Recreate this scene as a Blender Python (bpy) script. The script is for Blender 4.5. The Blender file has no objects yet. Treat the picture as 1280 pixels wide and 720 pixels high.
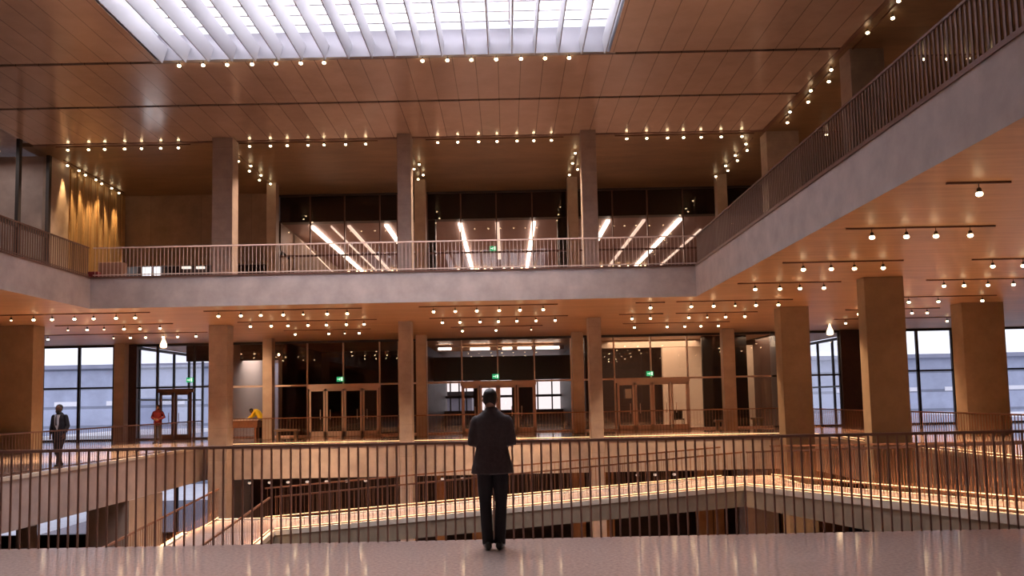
import bpy, bmesh, math, random
from mathutils import Vector, Matrix
random.seed(7)
SC = bpy.context.scene
COL = SC.collection
R = math.radians

# ------------------------------------------------------------------ camera
EYE = 1.65
FPX, PITCH, ROLL = 1000.0, R(4.24), R(-1.16)
SHX, SHY = 7.0/1280, 66.0/1280
cd = bpy.data.cameras.new('camera'); cam = bpy.data.objects.new('camera', cd); COL.objects.link(cam)
cd.sensor_fit = 'HORIZONTAL'; cd.sensor_width = 36.0; cd.lens = 36.0*FPX/1280
cd.shift_x, cd.shift_y = SHX, SHY
cd.clip_start, cd.clip_end = 0.05, 500
CM = Matrix.Rotation(R(90)+PITCH, 4, 'X') @ Matrix.Rotation(ROLL, 4, 'Z')
CM.translation = (0, 0, EYE)
cam.matrix_world = CM
SC.camera = cam

def ray(px, py):
    dx = (px-640)/FPX + SHX*1280/FPX
    dy = -(py-360)/FPX + SHY*1280/FPX
    return (CM.to_3x3() @ Vector((dx, dy, -1)))
def at(px, py, Y):                    # point of the plane at depth Y that is seen at a photo pixel
    d = ray(px, py); return Vector((0, 0, EYE)) + d*(Y/d.y)
def X(px, py, Y): return at(px, py, Y).x
def Z(px, py, Y): return at(px, py, Y).z

# ------------------------------------------------------------------ materials
def srgb(*c):
    return tuple(((v/255)/12.92 if v/255 <= .04045 else ((v/255+.055)/1.055)**2.4) for v in c)
def newmat(name):
    m = bpy.data.materials.new(name); m.use_nodes = True
    nt = m.node_tree; b = nt.nodes['Principled BSDF']
    return m, nt, b
def N(nt, t, **kw):
    n = nt.nodes.new(t)
    for k, v in kw.items():
        if k in n.inputs: n.inputs[k].default_value = v
        else: setattr(n, k, v)
    return n
def solid(name, col, rough=.5, metal=0., spec=.5, noise=0., scale=6., bump=0.):
    m, nt, b = newmat(name)
    b.inputs['Base Color'].default_value = (*col, 1); b.inputs['Roughness'].default_value = rough
    b.inputs['Metallic'].default_value = metal; b.inputs['Specular IOR Level'].default_value = spec
    if noise or bump:
        tc = N(nt, 'ShaderNodeTexCoord'); nz = N(nt, 'ShaderNodeTexNoise', Scale=scale, Detail=6., Roughness=.6)
        nt.links.new(tc.outputs['Object'], nz.inputs['Vector'])
        if noise:
            mx = N(nt, 'ShaderNodeMix', data_type='RGBA')
            mx.inputs[6].default_value = (*[c*(1-noise) for c in col], 1); mx.inputs[7].default_value = (*[min(1, c*(1+noise)) for c in col], 1)
            rp = N(nt, 'ShaderNodeMapRange'); rp.inputs[1].default_value = .3; rp.inputs[2].default_value = .7
            nt.links.new(nz.outputs['Fac'], rp.inputs[0]); nt.links.new(rp.outputs[0], mx.inputs[0]); nt.links.new(mx.outputs[2], b.inputs['Base Color'])
        if bump:
            bp = N(nt, 'ShaderNodeBump', Strength=bump, Distance=.01); nt.links.new(nz.outputs['Fac'], bp.inputs['Height']); nt.links.new(bp.outputs[0], b.inputs['Normal'])
    return m
def emit(name, col, s):
    m, nt, b = newmat(name)
    b.inputs['Base Color'].default_value = (*[min(1, c) for c in col], 1)
    b.inputs['Emission Color'].default_value = (*col, 1); b.inputs['Emission Strength'].default_value = s
    return m
def lined(name, col, rough, axis, pitch, dark=.45, width=.03, var=.12, metal=0., noise=.15, nscale=3., offset=0., stretch=None, spec=.5):
    """boards or panels: a dark joint every «pitch» metres along an axis, each panel with a tone of its own"""
    m, nt, b = newmat(name); L = nt.links
    tc = N(nt, 'ShaderNodeTexCoord'); sx = N(nt, 'ShaderNodeSeparateXYZ'); L.new(tc.outputs['Object'], sx.inputs[0])
    ad = N(nt, 'ShaderNodeMath', operation='ADD'); L.new(sx.outputs[axis], ad.inputs[0]); ad.inputs[1].default_value = 200*pitch+offset
    dv = N(nt, 'ShaderNodeMath', operation='DIVIDE'); L.new(ad.outputs[0], dv.inputs[0]); dv.inputs[1].default_value = pitch
    fr = N(nt, 'ShaderNodeMath', operation='FRACT'); L.new(dv.outputs[0], fr.inputs[0])
    fl = N(nt, 'ShaderNodeMath', operation='FLOOR'); L.new(dv.outputs[0], fl.inputs[0])
    lt = N(nt, 'ShaderNodeMath', operation='LESS_THAN'); L.new(fr.outputs[0], lt.inputs[0]); lt.inputs[1].default_value = width/pitch
    wn = N(nt, 'ShaderNodeTexWhiteNoise', noise_dimensions='1D'); L.new(fl.outputs[0], wn.inputs['W'])
    nz = N(nt, 'ShaderNodeTexNoise', Scale=nscale, Detail=6., Roughness=.65)
    if stretch:
        mp = N(nt, 'ShaderNodeMapping'); mp.inputs['Scale'].default_value = stretch; L.new(tc.outputs['Object'], mp.inputs[0]); L.new(mp.outputs[0], nz.inputs['Vector'])
    else: L.new(tc.outputs['Object'], nz.inputs['Vector'])
    a = N(nt, 'ShaderNodeMapRange'); L.new(wn.outputs['Value'], a.inputs[0]); a.inputs[3].default_value = 1-var; a.inputs[4].default_value = 1+var
    c = N(nt, 'ShaderNodeMapRange'); L.new(nz.outputs['Fac'], c.inputs[0]); c.inputs[1].default_value = .3; c.inputs[2].default_value = .7; c.inputs[3].default_value = 1-noise; c.inputs[4].default_value = 1+noise
    d = N(nt, 'ShaderNodeMapRange'); L.new(lt.outputs[0], d.inputs[0]); d.inputs[3].default_value = 1; d.inputs[4].default_value = dark
    m1 = N(nt, 'ShaderNodeMath', operation='MULTIPLY'); L.new(a.outputs[0], m1.inputs[0]); L.new(c.outputs[0], m1.inputs[1])
    m2 = N(nt, 'ShaderNodeMath', operation='MULTIPLY'); L.new(m1.outputs[0], m2.inputs[0]); L.new(d.outputs[0], m2.inputs[1])
    vm = N(nt, 'ShaderNodeVectorMath', operation='SCALE'); vm.inputs[0].default_value = col; L.new(m2.outputs[0], vm.inputs['Scale']); L.new(vm.outputs[0], b.inputs['Base Color'])
    b.inputs['Roughness'].default_value = rough; b.inputs['Metallic'].default_value = metal; b.inputs['Specular IOR Level'].default_value = spec
    if metal or rough < .35:
        r = N(nt, 'ShaderNodeMapRange'); L.new(wn.outputs['Value'], r.inputs[0]); r.inputs[3].default_value = rough*.75; r.inputs[4].default_value = rough*1.3; L.new(r.outputs[0], b.inputs['Roughness'])
        # each panel hangs a hair out of level, so reflections break from one to the next
        bp = N(nt, 'ShaderNodeBump', Strength=.25, Distance=.02); n2 = N(nt, 'ShaderNodeTexNoise', Scale=.9, Detail=2.)
        L.new(tc.outputs['Object'], n2.inputs['Vector']); L.new(n2.outputs['Fac'], bp.inputs['Height']); L.new(bp.outputs[0], b.inputs['Normal'])
    return m
def glass(name, tint=(1, 1, 1), refl=.12, rough=.0):
    m, nt, b = newmat(name); L = nt.links; nt.nodes.remove(b)
    out = nt.nodes['Material Output']
    t = N(nt, 'ShaderNodeBsdfTransparent'); t.inputs[0].default_value = (*tint, 1)
    g = N(nt, 'ShaderNodeBsdfGlossy'); g.inputs['Roughness'].default_value = rough
    fr = N(nt, 'ShaderNodeLayerWeight', Blend=.5); pw = N(nt, 'ShaderNodeMath', operation='POWER'); pw.inputs[1].default_value = 4.
    L.new(fr.outputs['Facing'], pw.inputs[0]); ml = N(nt, 'ShaderNodeMath', operation='MULTIPLY_ADD'); ml.inputs[1].default_value = .5; ml.inputs[2].default_value = refl*.6
    L.new(pw.outputs[0], ml.inputs[0])
    mx = N(nt, 'ShaderNodeMixShader'); L.new(ml.outputs[0], mx.inputs[0]); L.new(t.outputs[0], mx.inputs[1]); L.new(g.outputs[0], mx.inputs[2]); L.new(mx.outputs[0], out.inputs[0])
    return m

M = {}
M['concrete'] = solid('grey_concrete', (.42, .345, .32), .65, noise=.16, scale=1.6, bump=.15)
M['concrete_col'] = lined('board_marked_concrete', (.40, .32, .285), .6, 2, 1.25, dark=.85, width=.02, var=.04, noise=.16, nscale=2.2)
M['concrete_warm'] = solid('tan_concrete', (.41, .315, .255), .6, noise=.16, scale=1.5, bump=.15)
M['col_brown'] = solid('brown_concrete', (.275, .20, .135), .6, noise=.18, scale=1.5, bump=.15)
M['ramp_conc'] = solid('olive_brown_concrete', (.26, .205, .145), .65, noise=.14, scale=1.5)
M['soffit'] = lined('timber_formed_soffit', (.47, .275, .15), .45, 1, .42, dark=.86, width=.02, var=.06, noise=.16, nscale=1.2, stretch=(.5, 5, 1))
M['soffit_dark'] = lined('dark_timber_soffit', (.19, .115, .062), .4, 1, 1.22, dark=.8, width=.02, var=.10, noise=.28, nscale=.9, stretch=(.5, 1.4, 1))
M['ceil'] = lined('bronze_ceiling_panels', (.46, .335, .285), .19, 0, .731, dark=.45, width=.028, var=.06, metal=.15, noise=.1, nscale=1.2, offset=.1)
M['slot'] = solid('dark_slot', (.03, .02, .016), .7)
M['terrazzo'] = solid('polished_terrazzo', (.48, .36, .315), .085, noise=.22, scale=26., spec=.6)
M['dark_floor'] = solid('dark_polished_floor', (.22, .15, .12), .25, noise=.2, scale=5.)
M['copper'] = solid('copper_bronze', (.26, .115, .065), .45, metal=.4, noise=.1)
M['bronze'] = solid('brown_bronze', (.17, .085, .065), .42, metal=.35)
M['bronze_near'] = solid('dark_brown_bronze', (.27, .15, .11), .42, metal=.3)
M['frame'] = solid('pinkish_bronze_frame', (.74, .56, .48), .4, metal=.1)
M['frame_dark'] = solid('dark_window_frame', (.035, .028, .03), .45)
M['black'] = solid('black_panel', (.012, .009, .008), .5)
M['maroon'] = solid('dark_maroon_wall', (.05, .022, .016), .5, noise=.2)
M['beige'] = solid('beige_plaster', (.62, .52, .43), .7, noise=.05)
M['bluewall'] = solid('blue_grey_wall', (.27, .28, .36), .6, noise=.1, scale=.6)
M['white'] = solid('white_paint', (.82, .81, .84), .55)
M['fin_grey'] = solid('upstand_grey', (.27, .26, .29), .6)
M['offwhite'] = solid('offwhite_edge', (.62, .55, .46), .5)
M['brass'] = lined('brass_cladding', (.52, .34, .17), .42, 1, .62, dark=.5, width=.05, var=.12, metal=.3, noise=.1)
M['wallbrown'] = lined('brown_concrete_panels', (.27, .19, .15), .6, 0, 2.6, dark=.75, width=.025, var=.07, noise=.2, nscale=1.1)
M['wallbrown_y'] = lined('brown_side_panels', (.235, .15, .105), .6, 1, 2.6, dark=.75, width=.025, var=.07, noise=.2, nscale=1.1)
M['woodpanel'] = lined('orange_timber_panels', (.30, .14, .055), .5, 0, .9, dark=.3, width=.05, var=.3, noise=.2, nscale=2.)
M['glass'] = glass('clear_glass', (.95, .95, .97), .06)
M['glass_dark'] = glass('bronze_tinted_glass', (.88, .80, .75), .08)
M['glass_roof'] = glass('roof_glass', (.97, .98, 1), .05)
M['facade'] = lined('blue_grey_facade', (.36, .39, .50), .8, 2, 1.9, dark=.55, width=.28, var=.12, noise=.2, nscale=.35)
M['ground'] = solid('pale_paving', (.62, .61, .64), .85, noise=.08, scale=.6)
M['bulb'] = emit('warm_bulb', (1., .74, .42), 9.)
M['bulb_soft'] = emit('soft_warm_bulb', (1., .72, .42), 2.2)
M['bulb_dim'] = emit('dim_globe', (.75, .58, .48), .45)
M['tube'] = emit('white_light_tube', (1., .93, .84), 6.)
M['tube_dim'] = emit('dim_light_tube', (1., .86, .76), .75)
M['led'] = emit('warm_led_strip', (1., .66, .34), 1.4)
M['window_glow'] = emit('window_daylight_glow', (.95, .95, 1.), .9)
M['exit'] = emit('green_exit_panel', (.03, .5, .2), .35)
M['exit_mark'] = emit('exit_pictogram', (.8, 1., .85), .7)
M['can'] = solid('dark_bronze_can', (.05, .035, .028), .4, metal=.4)
M['skin_dark'] = solid('brown_skin', (.16, .075, .045), .5)
M['skin'] = solid('tan_skin', (.36, .19, .13), .5)
M['hair'] = solid('dark_brown_hair', (.022, .013, .010), .55)
M['suit'] = solid('charcoal_brown_suit', (.062, .045, .045), .8, noise=.2, scale=30.)
M['suit_black'] = solid('black_suit', (.014, .013, .018), .8)
M['trouser'] = solid('black_trousers', (.016, .013, .016), .85)
M['trouser_brown'] = solid('dark_brown_trousers', (.022, .015, .015), .85)
M['shoe'] = solid('black_leather', (.010, .009, .009), .3)
M['shirt'] = solid('white_shirt', (.72, .72, .76), .8)
M['tie'] = solid('grey_tie', (.10, .095, .11), .7)
M['red'] = solid('red_cloth', (.13, .004, .008), .75)
M['yellow'] = solid('yellow_cloth', (.92, .66, .03), .75)
M['paper'] = solid('white_paper', (.75, .72, .68), .8)
M['desk_wood'] = solid('red_brown_wood', (.26, .10, .05), .4, noise=.2, scale=5.)
M['desk_top'] = solid('pale_pink_top', (.62, .42, .34), .35)
M['bench'] = solid('tan_bench_wood', (.20, .125, .075), .5)

# ------------------------------------------------------------------ building helpers
class MB:
    def __init__(s): s.bm = bmesh.new(); s.mats = []
    def mi(s, m):
        if m not in s.mats: s.mats.append(m)
        return s.mats.index(m)
    def box(s, a, b, m=None):
        x0, y0, z0 = [min(a[i], b[i]) for i in range(3)]; x1, y1, z1 = [max(a[i], b[i]) for i in range(3)]
        return s.hexa([(x0, y0, z0), (x1, y0, z0), (x1, y1, z0), (x0, y1, z0), (x0, y0, z1), (x1, y0, z1), (x1, y1, z1), (x0, y1, z1)], m)
    def hexa(s, p, m=None, bottom=None, top=None):
        v = [s.bm.verts.new(q) for q in p]
        fs = []
        for k, q in enumerate(((0, 3, 2, 1), (4, 5, 6, 7), (0, 1, 5, 4), (1, 2, 6, 5), (2, 3, 7, 6), (3, 0, 4, 7))):
            f = s.bm.faces.new([v[i] for i in q]); fs.append(f)
            mm = bottom if (k == 0 and bottom) else top if (k == 1 and top) else m
            if mm: f.material_index = s.mi(mm)
        return fs
    def tube(s, pts, rads, side=None, seg=12, m=None, cap=True):
        pts = [Vector(p) for p in pts]; rings = []
        for i, p in enumerate(pts):
            t = (pts[min(i+1, len(pts)-1)]-pts[max(i-1, 0)]).normalized()
            sd = Vector(side) if side else (Vector((1, 0, 0)) if abs(t.x) < .8 else Vector((0, 1, 0)))
            sd = (sd-t*sd.dot(t)).normalized(); n = t.cross(sd)
            r = rads[i]; a, b = (r if isinstance(r, (tuple, list)) else (r, r))
            rings.append([s.bm.verts.new(p+sd*a*math.cos(2*math.pi*k/seg)+n*b*math.sin(2*math.pi*k/seg)) for k in range(seg)])
        fs = []
        for i in range(len(rings)-1):
            for k in range(seg):
                fs.append(s.bm.faces.new((rings[i][k], rings[i][(k+1) % seg], rings[i+1][(k+1) % seg], rings[i+1][k])))
        if cap: fs.append(s.bm.faces.new(rings[0][::-1])); fs.append(s.bm.faces.new(rings[-1]))
        for f in fs:
            f.smooth = True
            if m: f.material_index = s.mi(m)
        return fs
    def ball(s, c, r, m=None, seg=10, rings=7, sc=(1, 1, 1), rot=None):
        mat = Matrix.Translation(c) @ (rot.to_4x4() if rot else Matrix.Identity(4)) @ Matrix.Diagonal((*sc, 1))
        n0 = set(s.bm.faces)
        bmesh.ops.create_uvsphere(s.bm, u_segments=seg, v_segments=rings, radius=r, matrix=mat)
        for f in s.bm.faces:
            if f not in n0:
                f.smooth = True
                if m: f.material_index = s.mi(m)
    def build(s, name, m=None, parent=None, loc=(0, 0, 0), origin=None, bevel=0.):
        """origin: world point that the vertices are made relative to (used for parts of things built in world space)"""
        o0 = Vector(origin) if origin is not None else Vector((0, 0, 0))
        if origin is not None:
            for v in s.bm.verts: v.co -= o0
        bmesh.ops.recalc_face_normals(s.bm, faces=s.bm.faces)
        me = bpy.data.meshes.new(name); s.bm.to_mesh(me); s.bm.free()
        mats = s.mats if s.mats else []
        if m and not mats: mats = [m]
        for q in mats: me.materials.append(q)
        o = bpy.data.objects.new(name, me); COL.objects.link(o)
        if parent is not None: o.parent = parent; o.location = loc
        else: o.location = (o0 if origin is not None else Vector(loc))
        if bevel:
            md = o.modifiers.new('bevel', 'BEVEL'); md.width = bevel; md.segments = 2; md.limit_method = 'ANGLE'
        return o
def tag(o, label=None, cat=None, group=None, kind=None):
    if label: o['label'] = label
    if cat: o['category'] = cat
    if group: o['group'] = group
    if kind: o['kind'] = kind
    return o
def empty(name, loc, label=None, cat=None, group=None, kind=None):
    o = bpy.data.objects.new(name, None); COL.objects.link(o); o.location = loc; o.empty_display_size = .2
    return tag(o, label, cat, group, kind)
def inst(src, parent=None, loc=(0, 0, 0), rot=None):
    o = src.copy(); COL.objects.link(o)
    o.parent = parent; o.location = loc
    if rot: o.rotation_euler = rot
    return o
ORD = 'first second third fourth fifth sixth seventh eighth ninth tenth eleventh twelfth thirteenth fourteenth fifteenth sixteenth seventeenth eighteenth nineteenth twentieth'.split()
def area(name, loc, rot, sx, sy, e, col, spread=180):
    l = bpy.data.lights.new(name, 'AREA'); l.shape = 'RECTANGLE'; l.size = sx; l.size_y = sy; l.energy = e; l.color = col; l.spread = R(spread)
    o = bpy.data.objects.new(name, l); COL.objects.link(o); o.location = loc; o.rotation_euler = rot; return o

# ------------------------------------------------------------------ levels and lines of the building
ZF = 0.0                    # main floor
ZS, ZU = 4.88, 5.87         # soffit and top of the gallery slab
ZC = 12.55                  # atrium ceiling
ZL = -5.5                   # lower floor
YN, YB = 9.68, 32.6         # the void: near and far edge
XL, XR = -12.3, 12.0        # the void: left and right edge
YE = 25.8                   # gallery edge at the back
XGL, XGR = -13.5, 6.2       # gallery edges left and right
YG = 41.0                   # back glass wall
XWL, XWR = -27.0, 31.0
YW = -8.0

def struct(name, mb, m=None, label=None, cat=None, origin=None, **kw):
    o = mb.build(name, m, origin=origin, **kw); return tag(o, label, cat, None, 'structure')

# --- main floor slabs
for nm, (x0, x1, y0, y1), lb in (
        ('floor', (XWL, XWR, YW, YN), 'polished pinkish terrazzo floor in front of the railing'),
        ('floor_back', (-19.4, XWR, YB, 62), 'polished floor strip in front of the back glass wall'),
        ('floor_left', (XWL, XL, YN, YB), 'polished floor walkway left of the open void'),
        ('floor_right', (XR, XWR, YN, YB), 'polished floor walkway right of the open void')):
    b = MB(); b.hexa([(x0, y0, -1.33), (x1, y0, -1.33), (x1, y1, -1.33), (x0, y1, -1.33), (x0, y0, 0), (x1, y0, 0), (x1, y1, 0), (x0, y1, 0)], M['concrete'], bottom=M['soffit_dark'], top=M['terrazzo'])
    struct(nm, b, None, lb, 'floor')
b = MB(); b.hexa([(XWL, YB, -1.33), (-19.4, YB, -1.33), (-19.4, 42, -1.33), (XWL, 42, -1.33), (XWL, YB, 0), (-19.4, YB, 0), (-19.4, 42, 0), (XWL, 42, 0)], M['concrete_warm'], bottom=M['soffit_dark'], top=M['terrazzo'])
struct('floor_window_side', b, None, 'polished floor by the daylight windows at far left', 'floor')
b = MB(); b.box((XWL, YW, ZL-.3), (XWR, 62, ZL)); struct('floor_lower', b, M['dark_floor'], 'dark floor of the level below the void', 'floor')

for nm, a, c, lb in (('trim_back_edge', (XL, YB-.03, -.09), (XR, YB+.10, .03), 'pale kerb along the far edge of the void'), ('trim_left_edge', (XL-.10, YN, -.07), (XL+.03, YB, .02), 'pale kerb along the left edge of the void'), ('trim_right_edge', (XR-.03, 10.2, -.09), (XR+.10, YB, .03), 'pale kerb along the right edge of the void')):
    b = MB(); b.box(a, c); struct(nm, b, M['offwhite'], lb, 'trim')

# --- gallery slabs (fascia in grey concrete, timber-formed soffit)
for nm, (x0, x1, y0, y1), lb in (
        ('gallery_slab_back', (-19.4, 18.9, YE, 62), 'grey concrete fascia of the back gallery over orange soffit'),
        ('gallery_slab_right', (XGR, XWR, YW, YE), 'grey concrete gallery band rising at right over orange soffit'),
        ('gallery_slab_left', (XWL, XGL, YW, YE), 'grey concrete gallery band at left edge over orange soffit')):
    b = MB(); b.hexa([(x0, y0, ZS), (x1, y0, ZS), (x1, y1, ZS), (x0, y1, ZS), (x0, y0, ZU), (x1, y0, ZU), (x1, y1, ZU), (x0, y1, ZU)], M['concrete'], bottom=M['soffit'], top=M['dark_floor'])
    struct(nm, b, None, lb, 'gallery')
for nm, x0, x1, lb in (('gallery_slab_left_rear', XWL, -19.4, 'rear left end of the gallery slab over the far left windows'), ('gallery_slab_right_rear', 18.9, XWR, 'rear right end of the gallery slab over the far right windows')):
    b = MB(); b.hexa([(x0, YE, ZS), (x1, YE, ZS), (x1, 41.6, ZS), (x0, 41.6, ZS), (x0, YE, ZU), (x1, YE, ZU), (x1, 41.6, ZU), (x0, 41.6, ZU)], M['concrete'], bottom=M['soffit'], top=M['dark_floor'])
    struct(nm, b, None, lb, 'gallery')
# thin dark channel that caps the gallery edges
b = MB()
b.box((XGL-.05, YE-.03, ZU), (XGR+.05, YE+.16, ZU+.05)); b.box((XGR-.02, YW, ZU), (XGR+.16, YE, ZU+.05)); b.box((XGL-.16, YW, ZU), (XGL+.02, YE, ZU+.05))
struct('trim_gallery', b, M['bronze'], 'thin dark bronze channel along the gallery edges', 'trim')

# --- atrium ceiling, with the skylight opening
SX0, SX1, SY0, SY1 = -10.85, 3.45, 10.0, 24.55
rows = [(24.72, 28.25), (28.42, 32.3)]
def ceil_box(b, x0, x1, y0, y1): b.box((x0, y0, ZC), (x1, y1, ZC+.14))
for k, (y0, y1) in enumerate(rows):
    b = MB(); ceil_box(b, -19.4, 10.75, y0, y1)
    struct('ceiling_panel_row', b, M['ceil'], ('glossy bronze ceiling panel row just behind the skylight', 'glossy bronze ceiling panel row along the far atrium edge')[k], 'ceiling')
b = MB(); ceil_box(b, -19.4, SX0, YW, 24.55); struct('ceiling_left', b, M['ceil'], 'glossy bronze ceiling panels left of the skylight', 'ceiling')
b = MB(); ceil_box(b, SX1, 10.75, YW, 24.55); struct('ceiling_right', b, M['ceil'], 'glossy bronze ceiling panels right of the skylight', 'ceiling')
b = MB(); ceil_box(b, SX0, SX1, YW, SY0); struct('ceiling_near', b, M['ceil'], 'glossy bronze ceiling panels above the viewer', 'ceiling')
b = MB(); b.box((-19.4, YW, ZC+.145), (SX0-.05, 24.5, ZC+.22)); b.box((SX1+.05, YW, ZC+.145), (10.75, 24.5, ZC+.22)); b.box((-19.4, 24.62, ZC+.145), (10.75, 32.4, ZC+.22)); b.box((SX0, YW, ZC+.145), (SX1, SY0-.05, ZC+.22))
struct('ceiling_void', b, M['slot'], 'dark slots between the bronze ceiling panel rows', 'ceiling')
b = MB(); b.box((-19.4, 32.3, ZC-.025), (10.9, 32.48, ZC+.14)); b.box((10.75, YW, ZC-.025), (10.9, 32.3, ZC+.14))
struct('trim_ceiling', b, M['bronze'], 'bronze edge strip round the atrium ceiling', 'trim')
# gallery ceilings
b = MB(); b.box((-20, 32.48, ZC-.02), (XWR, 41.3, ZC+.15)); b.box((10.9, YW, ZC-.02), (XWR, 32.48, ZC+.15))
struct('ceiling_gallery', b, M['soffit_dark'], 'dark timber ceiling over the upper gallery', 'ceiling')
b = MB(); b.box((XWL, YW, ZC+.3), (XWR, SY0, ZC+.5)); b.box((XWL, SY1+.3, ZC+.3), (XWR, 42, ZC+.5)); b.box((-19.4, 42, ZC+.3), (18.9, 62, ZC+.5)); b.box((XWL, SY0, ZC+.3), (SX0-.3, SY1+.3, ZC+.5)); b.box((SX1+.3, SY0, ZC+.3), (XWR, SY1+.3, ZC+.5))
struct('roof', b, M['concrete'], 'concrete roof above the bronze ceiling', 'roof')

# --- skylight
sk = empty('skylight', (SX0, SY1, ZC), 'bright rooflight box with glazing bars above white fins', 'skylight', None, 'structure')
O = (SX0, SY1, ZC)
zt = ZC+1.5
b = MB(); b.box((SX0-.2, SY1, ZC+.02), (SX1+.2, SY1+.2, ZC+.85)); b.build('upstand', M['fin_grey'], sk, origin=O)
b = MB(); b.box((SX0-.2, SY0, ZC+.02), (SX0, SY1, ZC+.85)); b.build('upstand', M['fin_grey'], sk, origin=O)
b = MB(); b.box((SX1, SY0, ZC+.02), (SX1+.2, SY1, ZC+.85)); b.build('upstand', M['fin_grey'], sk, origin=O)
b = MB(); b.box((SX0-.2, SY0-.2, ZC+.02), (SX1+.2, SY0, ZC+.85)); b.build('upstand', M['fin_grey'], sk, origin=O)
y = SY1-.35; k = 0
while y > SY0+.3:
    b = MB(); b.box((SX0-.1, y-.05, ZC+.92), (SX1+.1, y+.05, ZC+(1.12 if k % 2 else 1.3))); b.build('glazing_bar', M['white'], sk, origin=O); y -= .62; k += 1
for x in (SX0+3.4, SX0+7.3, SX0+11.2):
    b = MB(); b.box((x-.09, SY0, ZC+.95), (x+.09, SY1, ZC+1.35)); b.build('roof_beam', M['white'], sk, origin=O)
b = MB(); b.box((SX0-.2, SY0-.2, ZC+1.38), (SX1+.2, SY1+.2, ZC+1.40)); b.build('roof_glass', M['glass_roof'], sk, origin=O)
# fins
fin_mb = MB()
fin_mb.hexa([(-.035, SY0-SY1, -.20), (.035, SY0-SY1, -.20), (.012, -.30, -.20), (-.012, -.30, -.20),
             (-.06, SY0-SY1, .5), (.06, SY0-SY1, .5), (.05, 0, .42), (-.05, 0, .42)])
fin0 = None
for k in range(20):
    x = SX0+.28+k*.728
    lb = 'white skylight fin, %s from the left of the row' % ORD[k]
    if fin0 is None: fin0 = fin_mb.build('hanging_fin', solid('fin_paint', (.29, .285, .31), .6)); o = fin0
    else: o = inst(fin0)
    o.location = (x, SY1, ZC); tag(o, lb, 'skylight fin', 'white fins hanging in the skylight')
area('skylight_daylight', ((SX0+SX1)/2, (SY0+SY1)/2, ZC+1.8), (0, 0, 0), SX1-SX0, SY1-SY0, 5200, (1., .945, .97))

# --- outer walls
b = MB(); b.box((XWL-.3, YW, ZL), (XWL, YG, ZC+.5)); struct('wall_left', b, M['wallbrown_y'], 'brown concrete outer wall at far left', 'wall')
b = MB(); b.box((XWR, YW, ZL), (XWR+.3, 41.6, ZC+.5)); struct('wall_right', b, M['wallbrown_y'], 'brown concrete outer wall at far right', 'wall')
b = MB(); b.box((XWL, YW-.3, ZL), (XWR, YW, ZC+.5)); struct('wall_front', b, M['concrete_warm'], 'concrete wall behind the viewer', 'wall')

# ------------------------------------------------------------------ columns
def column(px0, px1, py, Y, dep, z0, z1, m, lb, side=0):
    a, c = X(px0, py, Y), X(px1, py, Y)
    b = MB(); b.box((a, Y, z0), (c, Y+dep, z1)); o = ((a+c)/2, Y+dep/2, z0)
    t = b.build('column', m, origin=o, bevel=.015); return tag(t, lb, 'column', None, 'structure')
yc = 32.75-.9
names = ('first', 'second', 'third')
for k, (a, c) in enumerate(((262, 286), (497, 510), (729, 747))):
    pass
for k, (a, c, lb) in enumerate(((260.5, 284, 'tan concrete column rising through the back railing at left'), (498.5, 514.5, 'slim concrete column between the first and second dark glass bays'), (737, 753, 'slim concrete column between the second and third dark glass bays'))):
    column(a, c, 470, yc, .7, ZL, ZS, M['concrete_col'], lb)
for k, (a, c, lb) in enumerate(((265, 290.5, 'grey concrete column on the upper gallery before the brown wall'), (497, 514, 'grey column on the upper gallery, second from the left'), (728, 747, 'grey column on the upper gallery, third from the left'))):
    column(a, c, 250, yc, .7, ZU, ZC+.1, M['concrete_col'], lb)
for (a, c, py, y, zz0, zz1, lb) in (
        (520, 533, 470, 38.6, ZF, ZS, 'orange-lit back column left of the middle glass bay'), (716, 730, 470, 38.6, ZF, ZS, 'orange-lit back column right of the middle glass bay'),
        (328, 340, 470, 38.6, ZF, ZS, 'orange-lit back column beside the yellow figure'), (905, 920, 470, 38.6, ZF, ZS, 'orange-lit back column right of the third glass bay'),
        (518, 532, 270, 38.6, ZU, ZC, 'small upper column left of the middle dark glazing'), (710, 723, 270, 38.6, ZU, ZC, 'small upper column right of the middle dark glazing'),
        (333, 345, 270, 38.6, ZU, ZC, 'small upper column where the brown wall ends'), (897, 910, 260, 38.6, ZU, ZC, 'small upper column right of the third dark glazing'),
        (142, 155, 470, 40.2, ZF, ZS, 'brown column right of the far left windows')):
    column(a, c, py, y, .5, zz0, zz1, M['concrete_warm'], lb)
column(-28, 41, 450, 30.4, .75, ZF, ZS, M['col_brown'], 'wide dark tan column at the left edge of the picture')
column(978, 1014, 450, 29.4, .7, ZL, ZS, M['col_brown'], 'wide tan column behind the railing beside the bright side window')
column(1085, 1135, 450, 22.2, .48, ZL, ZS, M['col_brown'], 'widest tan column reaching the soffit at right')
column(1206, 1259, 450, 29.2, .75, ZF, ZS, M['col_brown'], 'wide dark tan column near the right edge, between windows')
column(960, 1001, 220, 32.4, .8, ZU, ZC, M['concrete_col'], 'grey upper column at the far corner of the right gallery')
column(1065, 1108, 120, 24.6, .8, ZU, ZC, M['concrete_col'], 'grey upper column behind the rising right railing')

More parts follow.
